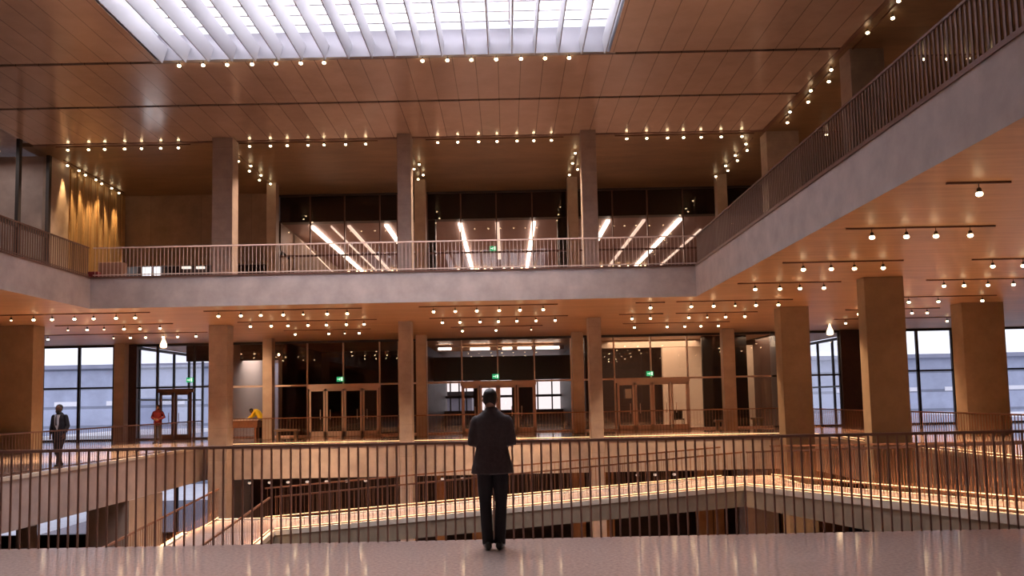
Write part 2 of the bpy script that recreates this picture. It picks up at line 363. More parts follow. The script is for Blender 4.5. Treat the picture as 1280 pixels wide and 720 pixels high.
# ------------------------------------------------------------------ railings
BAL = {}
def bal_mesh(h, w, d, m):
    key = (round(h, 3), w, d, m.name)
    if key not in BAL:
        b = MB(); b.box((-w/2, -d/2, 0), (w/2, d/2, h)); o = b.build('baluster', m); BAL[key] = o.data; bpy.data.objects.remove(o)
    return BAL[key]
def railing(p0, p1, h, step, w, d, m, label, led=None, rail=(.05, .04), foot=True, group=None):
    p0, p1 = Vector(p0), Vector(p1); L = (p1-p0); n = max(2, int(L.length/step)); u = L.normalized(); flat = Vector((u.x, u.y, 0)).normalized(); sd = Vector((-flat.y, flat.x, 0))
    root = empty('railing', p0, label, 'railing', group)
    def bar(name, z0, z1, wd, mat):
        b = MB(); q = []
        for z in (z0, z1):
            for (p, s) in ((Vector((0, 0, 0)), -1), (L, -1), (L, 1), (Vector((0, 0, 0)), 1)): q.append(p+sd*s*wd/2+Vector((0, 0, z)))
        b.hexa(q); return b.build(name, mat, root)
    bar('handrail', h-rail[1], h, rail[0], m)
    if foot: bar('foot_rail', .05, .08, .03, m)
    if led: bar('led_strip', .085, .10, .012, M['led'])
    me = bal_mesh(h-rail[1], w, d, m); ang = math.atan2(flat.y, flat.x)
    pos = [p0+L*(i+.5)/n for i in range(n)]
    pos.sort(key=lambda p: (p-Vector((0, 0, EYE))).length - (0 if abs(p.x) < .66*p.y+.3 else -100))
    for p in pos[:100]:
        o = bpy.data.objects.new('baluster', me); COL.objects.link(o); o.parent = root; o.location = p-p0; o.rotation_euler = (0, 0, ang)
    if len(pos) > 100:
        b = MB()
        for p in pos[100:]:
            q = p-p0; v = []
            for z in (0, h-rail[1]):
                for (s, t) in ((-1, -1), (1, -1), (1, 1), (-1, 1)): v.append(q+flat*s*w/2+sd*t*d/2+Vector((0, 0, z)))
            b.hexa(v)
        o = b.build('balusters', m, root); o.name = 'baluster_run'; o['kind'] = 'stuff'
    if led:
        mid = (p0+p1)/2+Vector((0, 0, .38))+sd*.03
        a = area('led_light', mid, (0, 0, 0), L.length, .03, led*L.length, (1, .57, .26), 150)
        a.rotation_euler = (Matrix((u, sd, u.cross(sd))).transposed()).to_euler()
    return root
railing((-8.2, YN-.03, 0), (8.4, YN-.03, 0), 1.17, .1147, .022, .012, M['bronze_near'], 'dark brown baluster railing in front of the standing man', foot=False, rail=(.05, .035))
railing((XL+.1, YB+.1, 0), (XR-.1, YB+.1, 0), 1.12, .125, .010, .010, M['copper'], 'bronze railing along the far edge of the void', led=3.5)
railing((XL-.1, 10, 0), (XL-.1, YB, 0), 1.08, .125, .012, .010, M['bronze'], 'bronze railing along the left edge of the void', led=None)
railing((XR+.1, 11.6, 0), (XR+.1, YB, 0), 1.08, .125, .02, .012, M['copper'], 'copper railing along the right edge of the void', led=1.5)
railing((XGL+.05, YE+.07, ZU+.05), (XGR+.05, YE+.07, ZU+.05), .98, .125, .012, .012, M['frame'], 'pale bronze railing on the back gallery')
railing((XGR+.07, 6, ZU+.05), (XGR+.07, YE, ZU+.05), .98, .115, .05, .014, M['bronze'], 'dark bronze railing climbing the right gallery')
railing((XGL-.07, 12, ZU+.05), (XGL-.07, YE, ZU+.05), .98, .115, .05, .014, M['bronze'], 'dark bronze railing on the left gallery')

# ------------------------------------------------------------------ ramps down through the void
RX0, RX1, RXB, RY0, RY1 = 6.7, 9.3, 8.4, 23.0, 25.6
za, zb, zcc, zb0 = -.95, -1.95, -3.15, 0.0
RT = .55
def ramp(name, quad, label):                     # quad: four top corners, counterclockwise
    root = empty(name, quad[0], label, 'ramp', None, 'structure'); o = Vector(quad[0])
    dn = [Vector(q)-Vector((0, 0, RT)) for q in quad]; b = MB()
    b.hexa([*dn, *[Vector(q)-Vector((0, 0, .02)) for q in quad]], M['ramp_conc']); b.build('ramp_body', None, root, origin=o)
    b = MB(); b.hexa([*[Vector(q)-Vector((0, 0, .02)) for q in quad], *[Vector(q) for q in quad]]); b.build('walking_surface', M['terrazzo'], root, origin=o)
    return root
def curb(root, p0, p1, inward):
    p0, p1 = Vector(p0), Vector(p1); w = Vector(inward)*.14; b = MB(); o = root.location
    b.hexa([p0-Vector((0, 0, .09))-w*.2, p1-Vector((0, 0, .09))-w*.2, p1+w-Vector((0, 0, .09)), p0+w-Vector((0, 0, .09)), p0+Vector((0, 0, .05))-w*.2, p1+Vector((0, 0, .05))-w*.2, p1+w+Vector((0, 0, .05)), p0+w+Vector((0, 0, .05))])
    q = b.build('curb', M['offwhite'], root, origin=o); q['label'] = 'pale kerb'
rA = ramp('ramp', [(-RX0, RY0, zb), (RX0, RY0, za), (RX0, RY1, za), (-RX0, RY1, zb)], 'long lit ramp crossing the void from lower left to upper right')
curb(rA, (-RX0, RY0, zb), (RX0, RY0, za), (0, 1, 0)); curb(rA, (-RX0, RY1, zb), (RX0, RY1, za), (0, -1, 0))
lR = ramp('ramp_landing', [(RX0, RY0, za), (RXB, RY0, za), (RXB, RY1, za), (RX0, RY1, za)], 'landing at the upper right end of the crossing ramp'); curb(lR, (RX0, RY1, za), (RXB, RY1, za), (0, -1, 0)); curb(lR, (RXB, RY0, za), (RXB, RY1, za), (-1, 0, 0))
lL = ramp('ramp_landing', [(-RX1, RY0, zb), (-RX0, RY0, zb), (-RX0, RY1, zb), (-RX1, RY1, zb)], 'landing at the lower left end of the crossing ramp'); curb(lL, (-RX1, RY1, zb), (-RX0, RY1, zb), (0, -1, 0))
rB = ramp('ramp', [(RX0, 10.2, zb0), (RXB, 10.2, zb0), (RXB, RY0, za), (RX0, RY0, za)], 'ramp at right climbing from the landing toward the near floor'); curb(rB, (RX0, 10.2, zb0), (RX0, RY0, za), (1, 0, 0)); curb(rB, (RXB, 10.2, zb0), (RXB, RY0, za), (-1, 0, 0))
rC = ramp('ramp', [(-RX1, 9.0, zcc), (-RX0, 9.0, zcc), (-RX0, RY0, zb), (-RX1, RY0, zb)], 'ramp at left descending from the landing under the near floor'); curb(rC, (-RX0, 9.0, zcc), (-RX0, RY0, zb), (-1, 0, 0)); curb(rC, (-RX1, 9.0, zcc), (-RX1, RY0, zb), (1, 0, 0))
b = MB(); b.hexa([(RX0, YN, -.5), (XR, YN, -.5), (XR, 10.2, -.5), (RX0, 10.2, -.5), (RX0, YN, 0), (XR, YN, 0), (XR, 10.2, 0), (RX0, 10.2, 0)], M['concrete_warm'], top=M['terrazzo']); struct('floor_ramp_head', b, None, 'floor patch where the right ramp meets the near floor', 'floor')
def rrail(p0, p1, lb, led=4.2): return railing(p0, p1, 1.0, .13, .010, .009, M['copper'], lb, led=led, rail=(.05, .045))
e = .09
rrail((-RX0, RY0+e, zb), (RX0, RY0+e, za), 'copper railing on the near side of the crossing ramp')
rrail((-RX0-1, RY1-e, zb), (RX0, RY1-e, za), 'copper railing on the far side of the crossing ramp')
rrail((RX0+e, 10.3, zb0), (RX0+e, RY0, za), 'copper railing on the inner side of the right ramp', 1.7)
rrail((RXB-e, 10.3, zb0), (RXB-e, RY1, za), 'copper railing on the outer side of the right ramp', 1.7)
rrail((-RX0-e, 9.1, zcc), (-RX0-e, RY0-.1, zb), 'copper railing on the inner side of the left descending ramp', 4)
rrail((-RX1+e, 9.1, zcc), (-RX1+e, RY1, zb), 'copper railing on the outer side of the left descending ramp', 4)
# ramp piers
for (x, y, z, lb) in ((7.55, 24.2, za-RT, 'pier under the upper right ramp landing'), (-8.0, 24.2, zb-RT, 'pier under the lower left ramp landing')):
    b = MB(); b.box((x-.35, y-.35, ZL), (x+.35, y+.35, z)); struct('column', b, M['concrete_warm'], lb, 'column')

# ------------------------------------------------------------------ lower level: walls, windows, panels
b = MB()
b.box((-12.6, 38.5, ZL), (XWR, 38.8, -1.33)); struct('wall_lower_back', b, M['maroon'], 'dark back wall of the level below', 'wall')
for k, (a, c) in enumerate(((545, 556), (590, 604), (716, 732), (742, 768), (872, 905), (979, 1006), (1008, 1060))):
    b = MB(); b.box((X(a, 640, 36), 36, ZL), (X(c, 640, 36), 36.4, -1.33)); struct('wall_lower_panel', b, M['woodpanel'], 'orange timber wall panel on the level below, %s from the left' % ORD[k], 'wall panel')
b = MB(); b.box((X(925, 650, 35), 35, ZL), (X(962, 650, 35), 35.2, -1.6)); struct('wall_lower_plaster', b, M['bluewall'], 'pale grey wall seen under the right ramp', 'wall')
b = MB(); b.box((X(286, 620, 35.5), 35.5, ZL), (X(312, 620, 35.5), 35.7, -1.4)); struct('wall_lower_screen', b, M['bluewall'], 'blue grey wall panel under the back slab beside the left column', 'wall')
# daylight strip at lower left
def mullions(root, o, xs, Y, z0, z1, w, d, m, name='mullion'):
    for x in xs:
        b = MB(); b.box((x-w/2, Y-d/2, z0), (x+w/2, Y+d/2, z1)); b.build(name, m, root, origin=o)
w = empty('window_6', (-20, 37, -4.0), 'lower level window strip under the left slab', 'window', None, 'structure'); O = (-20, 37, -4.0)
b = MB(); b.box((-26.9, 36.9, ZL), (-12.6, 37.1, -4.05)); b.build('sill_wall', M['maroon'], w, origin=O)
mullions(w, O, [-26, -24.2, -22.4, -20.6, -18.8, -17.0, -15.2, -13.4], 37, -4.05, -1.33, .09, .12, M['frame_dark'])
b = MB(); b.box((-26.9, 36.995, -4.05), (-12.7, 37.005, -1.33)); b.build('pane', M['glass'], w, origin=O)
b = MB(); b.box((X(108, 650, 26), 26, ZL), (X(161, 650, 26), 28.5, -1.33)); struct('wall_lower_block', b, M['concrete_warm'], 'tan concrete block under the left slab', 'wall')
b = MB(); b.box((X(20, 660, 27), 27, ZL), (X(36, 660, 27), 27.5, -1.33)); struct('column', b, M['concrete_warm'], 'thin post under the left slab near the picture edge', 'column')

# ------------------------------------------------------------------ back glass wall, main level
def glasswall(name, label, x0, x1, Y, z0, z1, mx, tz, gm, fm, w=.07):
    o = ((x0+x1)/2, Y, z0); root = empty(name, o, label, 'window', None, 'structure')
    mullions(root, o, mx, Y, z0, z1, w, .14, fm)
    for z in tz:
        b = MB(); b.box((x0, Y-.06, z-.045), (x1, Y+.06, z+.045)); b.build('transom', fm, root, origin=o)
    b = MB(); b.box((x0, Y-.006, z0), (x1, Y+.006, z1)); b.build('pane', gm, root, origin=o)
    b = MB(); b.box((x0, Y-.08, z1-.12), (x1, Y+.08, z1)); b.build('head_rail', M['frame_dark'], root, origin=o)
    b = MB(); b.box((x0, Y-.07, z0), (x1, Y+.07, z0+.08)); b.build('sill_rail', fm, root, origin=o)
    return root
def xs(py, Y, *px): return [X(p, py, Y) for p in px]
TZ = Z(420, 481, YG)
g1 = xs(500, YG, 286, 341, 384.5, 429.5, 475, 499, 520); g2 = xs(500, YG, 520, 534, 578, 623, 669, 715, 735); g3 = xs(500, YG, 735, 769, 815, 861, 905, 965)
glasswall('window_1', 'dark glass bay with doors left of the middle bay', g1[0], g1[-1], YG, 0, ZS, g1[1:-1], [TZ], M['glass_dark'], M['frame'])
glasswall('window_2', 'middle dark glass bay behind the standing man', g2[0], g2[-1], YG, 0, ZS, g2[1:-1], [TZ], M['glass_dark'], M['frame'])
glasswall('window_3', 'glass bay with beige wall behind, right of the middle bay', g3[0], g3[-1], YG, 0, ZS, g3[1:-1], [TZ], M['glass_dark'], M['frame'])
gR = xs(470, YG, 965, 985, 1050, 1076)
glasswall('window_4', 'narrow glass bay behind the wide tan column at right', gR[0], gR[-1], YG, 0, ZS, gR[1:-1], [TZ], M['glass'], M['frame_dark'])
gR2 = xs(470, YG, 1120, 1148, 1192, 1240, 1290)
glasswall('window_5', 'daylight window wall at far right between two wide columns', gR2[0], gR2[-1], YG, 0, ZS, gR2[1:-1], [Z(1165, 463, YG)], M['glass'], M['frame_dark'], .12)
gL = xs(470, YG, -80, -36, 6, 53, 99, 143)
glasswall('window_7', 'daylight window wall at far left behind the man in black', gL[0], gL[-1], YG, 0, ZS, gL[1:], [Z(75, 486, YG)], M['glass'], M['frame_dark'], .12)
gL1 = xs(470, YG, 171, 197, 243, 286)
glasswall('window_8', 'glazed entrance bay behind the man in red', gL1[0], gL1[-1], YG, 0, ZS, gL1[1:-1], [Z(225, 484, YG)], M['glass'], M['frame_dark'], .1)
b = MB(); b.box((X(155, 480, YG), YG-.1, 0), (X(171.5, 480, YG), YG+.15, ZS)); struct('wall_dark_panel', b, M['maroon'], 'dark panel left of the glazed entrance', 'wall')
b = MB(); b.box((X(1076, 470, YG), YG-.1, 0), (X(1120, 470, YG), YG+.15, ZS)); struct('wall_dark_panel', b, M['maroon'], 'dark panel between the right side window and wide column', 'wall')
b = MB(); b.box((X(1053, 470, YG-.3), YG-.3, 0), (X(1084, 470, YG-.3), YG-.12, ZS)); struct('wall_dark_panel', b, M['maroon'], 'dark panel just left of the widest tan column', 'wall')
# doors
def door_set(name, label, px, ztop, fm, fw=.16, Y=YG-.12):
    x0, x1 = X(px[0], 510, Y), X(px[-1], 510, Y); o = ((x0+x1)/2, Y, 0); root = empty(name, o, label, 'door', None, 'structure')
    b = MB(); b.box((x0-fw/2, Y-.07, ztop-.2), (x1+fw/2, Y+.07, ztop)); b.build('door_header', fm, root, origin=o)
    for i in range(len(px)-1):
        a, c = X(px[i], 510, Y), X(px[i+1], 510, Y); leaf = MB()
        for (u0, u1, v0, v1) in ((a+.02, a+.02+fw*.6, .02, ztop-.2), (c-.02-fw*.6, c-.02, .02, ztop-.2), (a+.02, c-.02, .02, .25), (a+.02, c-.02, ztop-.32, ztop-.2)):
            leaf.box((u0, Y-.04, v0), (u1, Y+.04, v1))
        lf = leaf.build('door_leaf', fm, root, origin=o)
        b = MB(); hx = c-.25 if i % 2 == 0 else a+.25
        b.tube([(hx, Y-.09, .85), (hx, Y-.09, 1.35)], [.02, .02], seg=8); b.build('handle', M['frame'], lf, origin=o)
    return root
door_set('door_1', 'four dark glass doors in pale bronze frames, first bay', (386, 407, 430, 453, 474), TZ, M['frame'])
door_set('door_2', 'glass doors with bright view behind the standing man', (578, 600, 623, 646, 669), TZ, M['frame'])
door_set('door_3', 'glass doors with a white notice in the third bay', (772, 794, 816, 839, 861), TZ, M['frame'])
door_set('door_4', 'glass entrance doors beside the man in red', (199, 218, 240), Z(220, 486, YG), M['bronze'], .2)
b = MB(); p = at(785.5, 492, YG-.2); b.box((p.x-.16, p.y-.012, p.z-.24), (p.x+.16, p.y, p.z+.24)); tag(b.build('notice', M['paper'], origin=p), 'white paper notice stuck on a glass door of the third bay', 'notice')

# rooms behind the glass, main level
def wallbox(name, a, c, m, lb, cat='wall'):
    b = MB(); b.box(a, c); return struct(name, b, m, lb, cat)
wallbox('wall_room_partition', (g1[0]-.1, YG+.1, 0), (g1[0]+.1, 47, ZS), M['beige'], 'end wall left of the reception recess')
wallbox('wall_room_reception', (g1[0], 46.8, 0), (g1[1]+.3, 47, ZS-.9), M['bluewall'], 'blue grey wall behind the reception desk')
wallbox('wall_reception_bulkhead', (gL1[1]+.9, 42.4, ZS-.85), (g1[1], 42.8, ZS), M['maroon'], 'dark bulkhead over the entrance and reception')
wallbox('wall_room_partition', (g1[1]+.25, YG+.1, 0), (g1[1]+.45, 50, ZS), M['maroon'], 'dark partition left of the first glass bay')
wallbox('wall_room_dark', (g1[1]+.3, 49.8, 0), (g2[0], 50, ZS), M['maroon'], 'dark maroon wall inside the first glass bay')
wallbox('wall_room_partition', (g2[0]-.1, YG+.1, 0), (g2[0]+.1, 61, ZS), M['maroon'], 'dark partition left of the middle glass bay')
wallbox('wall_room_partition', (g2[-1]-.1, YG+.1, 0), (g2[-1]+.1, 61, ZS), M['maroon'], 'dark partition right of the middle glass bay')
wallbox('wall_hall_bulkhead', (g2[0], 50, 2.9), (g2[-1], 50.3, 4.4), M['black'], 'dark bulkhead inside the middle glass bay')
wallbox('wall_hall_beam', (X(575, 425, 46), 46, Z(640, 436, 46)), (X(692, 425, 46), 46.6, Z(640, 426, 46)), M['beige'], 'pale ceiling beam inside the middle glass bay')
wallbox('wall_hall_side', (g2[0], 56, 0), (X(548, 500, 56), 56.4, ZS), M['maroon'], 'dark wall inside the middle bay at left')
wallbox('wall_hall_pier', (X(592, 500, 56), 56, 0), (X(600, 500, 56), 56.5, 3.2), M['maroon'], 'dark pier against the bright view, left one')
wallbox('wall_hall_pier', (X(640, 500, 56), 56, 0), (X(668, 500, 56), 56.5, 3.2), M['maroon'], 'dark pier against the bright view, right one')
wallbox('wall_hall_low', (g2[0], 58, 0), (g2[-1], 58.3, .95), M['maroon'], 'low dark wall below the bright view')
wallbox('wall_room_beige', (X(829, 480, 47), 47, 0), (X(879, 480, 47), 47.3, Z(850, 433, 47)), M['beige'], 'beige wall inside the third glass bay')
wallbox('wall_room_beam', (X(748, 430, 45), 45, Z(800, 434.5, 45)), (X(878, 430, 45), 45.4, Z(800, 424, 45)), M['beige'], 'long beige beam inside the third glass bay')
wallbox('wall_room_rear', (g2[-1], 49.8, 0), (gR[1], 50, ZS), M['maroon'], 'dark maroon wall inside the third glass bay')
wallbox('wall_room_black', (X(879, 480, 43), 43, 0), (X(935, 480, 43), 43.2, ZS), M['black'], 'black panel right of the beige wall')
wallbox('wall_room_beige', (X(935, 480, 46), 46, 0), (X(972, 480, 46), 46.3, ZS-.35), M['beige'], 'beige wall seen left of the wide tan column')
wallbox('wall_room_partition', (gR[1]-.2, YG+.1, 0), (gR[1], 52, ZS), M['maroon'], 'dark partition left of the right side window')
o = ((g2[0]+g2[-1])/2, 59.5, 0); root = empty('window_15', o, 'far bright window seen through the middle glass bay', 'window', None, 'structure')
for p in (541, 552, 563, 574, 583, 600, 612, 624, 646, 655, 664, 672, 690, 704):
    b = MB(); x = X(p, 490, 59.5); b.box((x-.05, 59.45, .3), (x+.05, 59.55, 4.4)); b.build('mullion', M['frame_dark'], root, origin=o)
b = MB(); zt_ = Z(620, 495.5, 59.5); b.box((g2[0], 59.4, zt_-.09), (g2[-1], 59.6, zt_+.09)); b.build('transom', M['frame_dark'], root, origin=o)
for k, (a, c, py) in enumerate(((548, 564, 436), (588, 612, 436), (628, 640, 435.5), (647, 664, 435), (670, 699, 434.5))):
    p0, p1 = at(a, py-1.3, 45.7), at(c, py+1.3, 45.7); b = MB(); b.box((p0.x, 45.65, p1.z), (p1.x, 45.75, p0.z)); tag(b.build('hanging_light_bar', M['tube'], origin=p0), '%s white light bar from the left inside the middle glass bay' % ORD[k], 'light', 'light bars inside the middle glass bay')
wallbox('wall_hall_bar', (X(545, 435, 45.8), 45.76, Z(620, 438, 45.8)), (X(705, 435, 45.8), 45.9, Z(620, 433, 45.8)), M['maroon'], 'brown beam that carries the light bars inside the middle bay')
# side glazing running away from us at right and left
for nm, xx, lb in (('window_9', 19.0, 'side window running away beyond the wide tan column'), ('window_10', -19.4, 'side window of the entrance running away at left')):
    o = (xx, 46, 0); root = empty(nm, o, lb, 'window', None, 'structure')
    for y in (42.2, 44.4, 46.6, 48.8, 51):
        b = MB(); b.box((xx-.06, y-.06, 0), (xx+.06, y+.06, 4.75)); b.build('mullion', M['frame_dark'], root, origin=o)
    b = MB(); b.box((xx-.04, 41.2, 2.0), (xx+.04, 51, 2.1)); b.box((xx-.05, 41.2, 4.7), (xx+.05, 51, 4.86)); b.build('transom', M['frame_dark'], root, origin=o)
    b = MB(); b.box((xx-.005, 41.2, 0), (xx+.005, 51, 4.8)); b.build('pane', M['glass'], root, origin=o)

# ------------------------------------------------------------------ outside
wallbox('ground_outside', (-140, 42.0, -6.3), (140, 220, -6.0), M['ground'], 'pale paving outside the windows', 'ground')
wallbox('terrace_outside', (-30, 51, -1.33), (140, 64, -.08), M['ground'], 'pale terrace outside the right windows', 'ground')
bl = empty('building', (-50, 80, -6), 'blue grey building outside the left windows', 'building'); O = (-50, 80, -6)
b = MB(); b.box((-110, 80, -6), (-14, 95, 5.6)); b.build('facade', M['facade'], bl, origin=O)
b = MB(); b.box((-110.3, 79.5, 5.6), (-13.7, 95.3, 6.0)); b.build('parapet', M['bluewall'], bl, origin=O)
for k in range(9):
    b = MB(); x = -66+k*5.2; b.box((x, 79.93, 1.9), (x+2.6, 79.99, 2.35)); b.build('window', M['white'], bl, origin=O)
bl = empty('building', (50, 80, -6), 'blue grey building outside the right windows', 'building'); O = (50, 80, -6)
b = MB(); b.box((8, 80, -6), (110, 95, 5.0)); b.build('facade', M['facade'], bl, origin=O)
b = MB(); b.box((7.7, 79.5, 5.0), (110.3, 95.3, 5.4)); b.build('parapet', M['bluewall'], bl, origin=O)
for k in range(8):
    b = MB(); x = 22+k*5.4; b.box((x, 79.93, 1.7), (x+2.8, 79.99, 2.1)); b.build('window', M['white'], bl, origin=O)

bl = empty('kiosk', (-5, 72, -6), 'small blue grey building seen through the middle glass bay', 'building'); O = (-5, 72, -6)
b = MB(); b.box((-7.5, 72, -6), (-3.2, 76, 2.1)); b.build('wall', M['bluewall'], bl, origin=O)
b = MB(); b.box((-7.8, 71.7, 2.1), (-2.9, 76.3, 2.5)); b.build('roof', M['frame_dark'], bl, origin=O)
# ------------------------------------------------------------------ upper gallery: walls and glazing
ZU1, ZI = ZU, Z(620, 273, 41.4)
xw0, xw1 = -19.5, X(345, 280, 40.6)
# brass clad side wall with vertical ribs
wl = empty('wall_brass', (-19.5, 32, ZU), 'brass clad gallery wall with glowing streaks', 'wall', None, 'structure'); O = (-19.5, 32, ZU)
b = MB(); b.box((-19.8, 35.2, ZU), (-19.5, 40.6, ZC)); b.build('cladding', M['brass'], wl, origin=O)
b = MB(); b.box((-19.8, 33.8, ZU), (-19.45, 35.2, ZC)); b.build('concrete_pier', M['concrete_warm'], wl, origin=O)
for k in range(9):
    y = 35.35+k*.6; b = MB(); b.box((-19.5, y, ZU), (-19.44, y+.10, ZC-.1)); b.build('rib', M['brass'], wl, origin=O)
b = MB(); b.box((-19.8, 40.6, 8.88), (xw1, 40.9, ZC)); struct('wall_back_upper', b, M['wallbrown'], 'brown concrete panel wall at the back of the gallery', 'wall')
b = MB(); b.box((-19.8, 43, ZU), (xw1, 43.2, 9.5)); struct('wall_low_gap', b, M['maroon'], 'dark rear wall of the low opening under the brown gallery wall', 'wall')
b = MB(); b.box((-19.8, 40.95, 9.5), (xw1, 43.2, 9.7)); struct('ceiling_low_gap', b, M['black'], 'dark ceiling of the low opening under the brown gallery wall', 'ceiling')
for k, (a, c, m) in enumerate(((178, 187.5, 'window_glow'), (192.5, 199.5, 'window_glow'), (227, 238, 'tube_dim'), (245, 255, 'tube_dim'))):  # first two are windows, their daylight put in as emission
    p0, p1 = at(a, 331.5 if k < 2 else 333, 42.8), at(c, 342 if k < 2 else 335.5, 42.8); b = MB(); b.box((p0.x, 42.8, ZU if k < 2 else p1.z), (p1.x, 42.95, p0.z)); o = b.build('glowing_window_panel' if k < 2 else 'hanging_light_bar', M[m], origin=(p0.x, 42.8, ZU))
    tag(o, ('larger window panel with daylight glow in the low opening under the brown wall', 'narrow window panel with daylight glow in the low opening under the brown wall', 'thin light bar in the low slot, left of the grey column', 'thin light bar in the low slot, next to the grey column')[k], 'light')
wallbox('wall_low_gap_end', (-20.0, 40.6, ZU), (-19.8, 43.2, 9.7), M['maroon'], 'dark end wall of the low opening behind the brass wall')
# glazed room at far left of the gallery
gw = empty('window_11', (-19.5, 24, ZU), 'glazed gallery room at the upper left edge', 'window', None, 'structure'); O = (-19.5, 24, ZU)
for y in (18.6, 21.2, 23.8, 26.4, 29.0, 31.6, 33.7):
    b = MB(); b.box((-19.57, y-.09, ZU), (-19.43, y+.09, ZC)); b.build('mullion', M['frame_dark'], gw, origin=O)
b = MB(); b.box((-19.57, 15, 8.95), (-19.43, 33.8, 9.1)); b.build('transom', M['frame_dark'], gw, origin=O)
b = MB(); b.box((-19.505, 15, ZU), (-19.495, 33.8, ZC)); b.build('pane', M['glass'], gw, origin=O)
wallbox('wall_gallery_room', (-22.6, 12, ZU), (-22.4, 33.8, ZC), M['concrete'], 'pale concrete wall inside the glazed gallery room')
wallbox('wall_gallery_room_end', (-22.6, 33.8, ZU), (-19.8, 34.0, ZC), M['concrete'], 'end wall of the glazed gallery room')
wallbox('wall_gallery_right', (XWR-3.2, YW, ZU), (XWR-3, 41, ZC), M['wallbrown_y'], 'dark brown wall at the back of the right gallery')

u1 = xs(280, YG, 345, 388, 431, 475, 497, 518); u2 = xs(280, YG, 518, 534, 576, 620.5, 665.5, 709, 727); u3 = xs(280, YG, 727, 766, 809.5, 854, 897, 960)
UT = Z(700, 313.5, YG)
glasswall('window_12', 'dark upper glass bay with slanting light tubes at left', u1[0], u1[-1], YG, ZU, ZC, u1[1:-1], [UT], M['glass_dark'], M['bronze'], .06)
glasswall('window_13', 'middle dark upper glass bay with three light tubes', u2[0], u2[-1], YG, ZU, ZC, u2[1:-1], [UT], M['glass_dark'], M['bronze'], .06)
glasswall('window_14', 'dark upper glass bay with slanting light tubes at right', u3[0], u3[-1], YG, ZU, ZC, u3[1:-1], [UT], M['glass_dark'], M['bronze'], .06)
wallbox('wall_upper_right', (u3[-1], YG-.1, ZU), (XWR, YG+.2, ZC), M['maroon'], 'dark wall right of the upper glazing')
wallbox('wall_upper_bulkhead', (xw1, 41.35, ZI), (u3[-1], 41.9, ZC), M['black'], 'black bulkhead above the upper room')
wallbox('ceiling_upper_room', (xw1-4, 41.9, ZI), (u3[-1]+4, 60, ZI+.2), solid('mauve_ceiling', (.30, .21, .19), .6), 'mauve ceiling of the upper room with light tubes', 'ceiling')
wallbox('wall_upper_room_back', (xw1-4, 58.5, ZU), (u3[-1]+4, 58.8, ZI), solid('mauve_plaster', (.30, .20, .17), .7, noise=.2, scale=.8), 'mauve brown back wall of the upper room')
wallbox('wall_upper_room_side', (xw1-.2, 41.5, ZU), (xw1, 58.5, ZI), M['wallbrown_y'], 'left side wall of the upper room')
wallbox('wall_upper_room_side', (u3[-1], 41.5, ZU), (u3[-1]+.2, 58.5, ZI), M['wallbrown_y'], 'right side wall of the upper room')
for a, c, lb in ((520, 545, 'black pier left of the middle upper bay'), (697, 711, 'black pier right of the middle upper bay'), (727, 730, 'black pier beside the third upper column')):
    wallbox('wall_upper_pier', (X(a, 300, 41.7), 41.5, ZU), (X(c, 300, 41.7), 42, ZC), M['black'], lb)
# stair flank in the left upper bay
p0, p2 = at(368, 293, 44), at(415, 340, 44)
xe = p0.x+(p2.x-p0.x)*(p0.z-ZU)/(p0.z-p2.z); p1 = Vector((p0.x, 44, ZU)); p2 = Vector((xe, 44, ZU))
b = MB(); vs = []
for y in (44, 45.2):
    for q in (p0, p1, p2): vs.append(b.bm.verts.new((q.x, y, q.z)))
for f in ((0, 1, 2), (5, 4, 3), (0, 3, 4, 1), (1, 4, 5, 2), (2, 5, 3, 0)): b.bm.faces.new([vs[i] for i in f])
tag(b.build('stair_flank', M['beige'], origin=p1), 'beige triangular stair flank behind the left upper glass', 'stair')
# linear light tubes
TUBX = []
tubes = [(390, 282, 42.2, 57, 'tube', .10), (414, 279, 42.2, 57, 'tube_dim', .025), (436, 279, 42.2, 57, 'tube_dim', .08), (483, 278, 42.2, 47.5, 'tube', .10),
         (575, 277, 42.2, 57, 'tube', .10), (621.5, 276, 42.2, 53, 'tube_dim', .11), (667, 275, 42.2, 57, 'tube', .10),
         (760, 273, 42.2, 47.5, 'tube', .10), (805, 273, 42.2, 57, 'tube_dim', .08), (850, 273, 42.2, 57, 'tube', .10), (876, 290, 45, 57, 'tube_dim', .05)]
for k, (px, py, y0, y1, m, w) in enumerate(tubes):
    x = X(px, py, y0); z = ZI-.12; b = MB(); TUBX.append(x); b.box((x-w, y0, z), (x+w, y1, z+.1))
    tag(b.build('ceiling_light_tube', M[m], origin=(x, y0, z)), '%s light tube from the left behind the upper glass' % ORD[k], 'light', 'light tubes on the upper room ceiling')
for x in (-8.5, -1, 6.5): area('upper_room_light', (x, 49, ZI-.2), (0, 0, 0), 5, 12, 420, (1, .84, .76))
for (x, y, ww, dd, e_, c_) in ((8.2, 44.5, 5, 5, 260, (1, .78, .56)), (14, 44, 3, 3, 120, (1, .78, .56)), (-13.6, 44.3, 2.4, 3, 150, (.86, .88, 1)), (-.3, 45, 6, 4, 110, (1, .7, .45))):
    area('room_fill_light', (x, y, ZS-.1), (0, 0, 0), ww, dd, e_, c_)  # fill lights added to brighten the rooms, no lamps built for them
area('gallery_room_fill', (-21.1, 27, ZC-.3), (0, 0, 0), 1.5, 12, 110, (1, .84, .74))  # added fill so the glazed room shows, no lamp built there
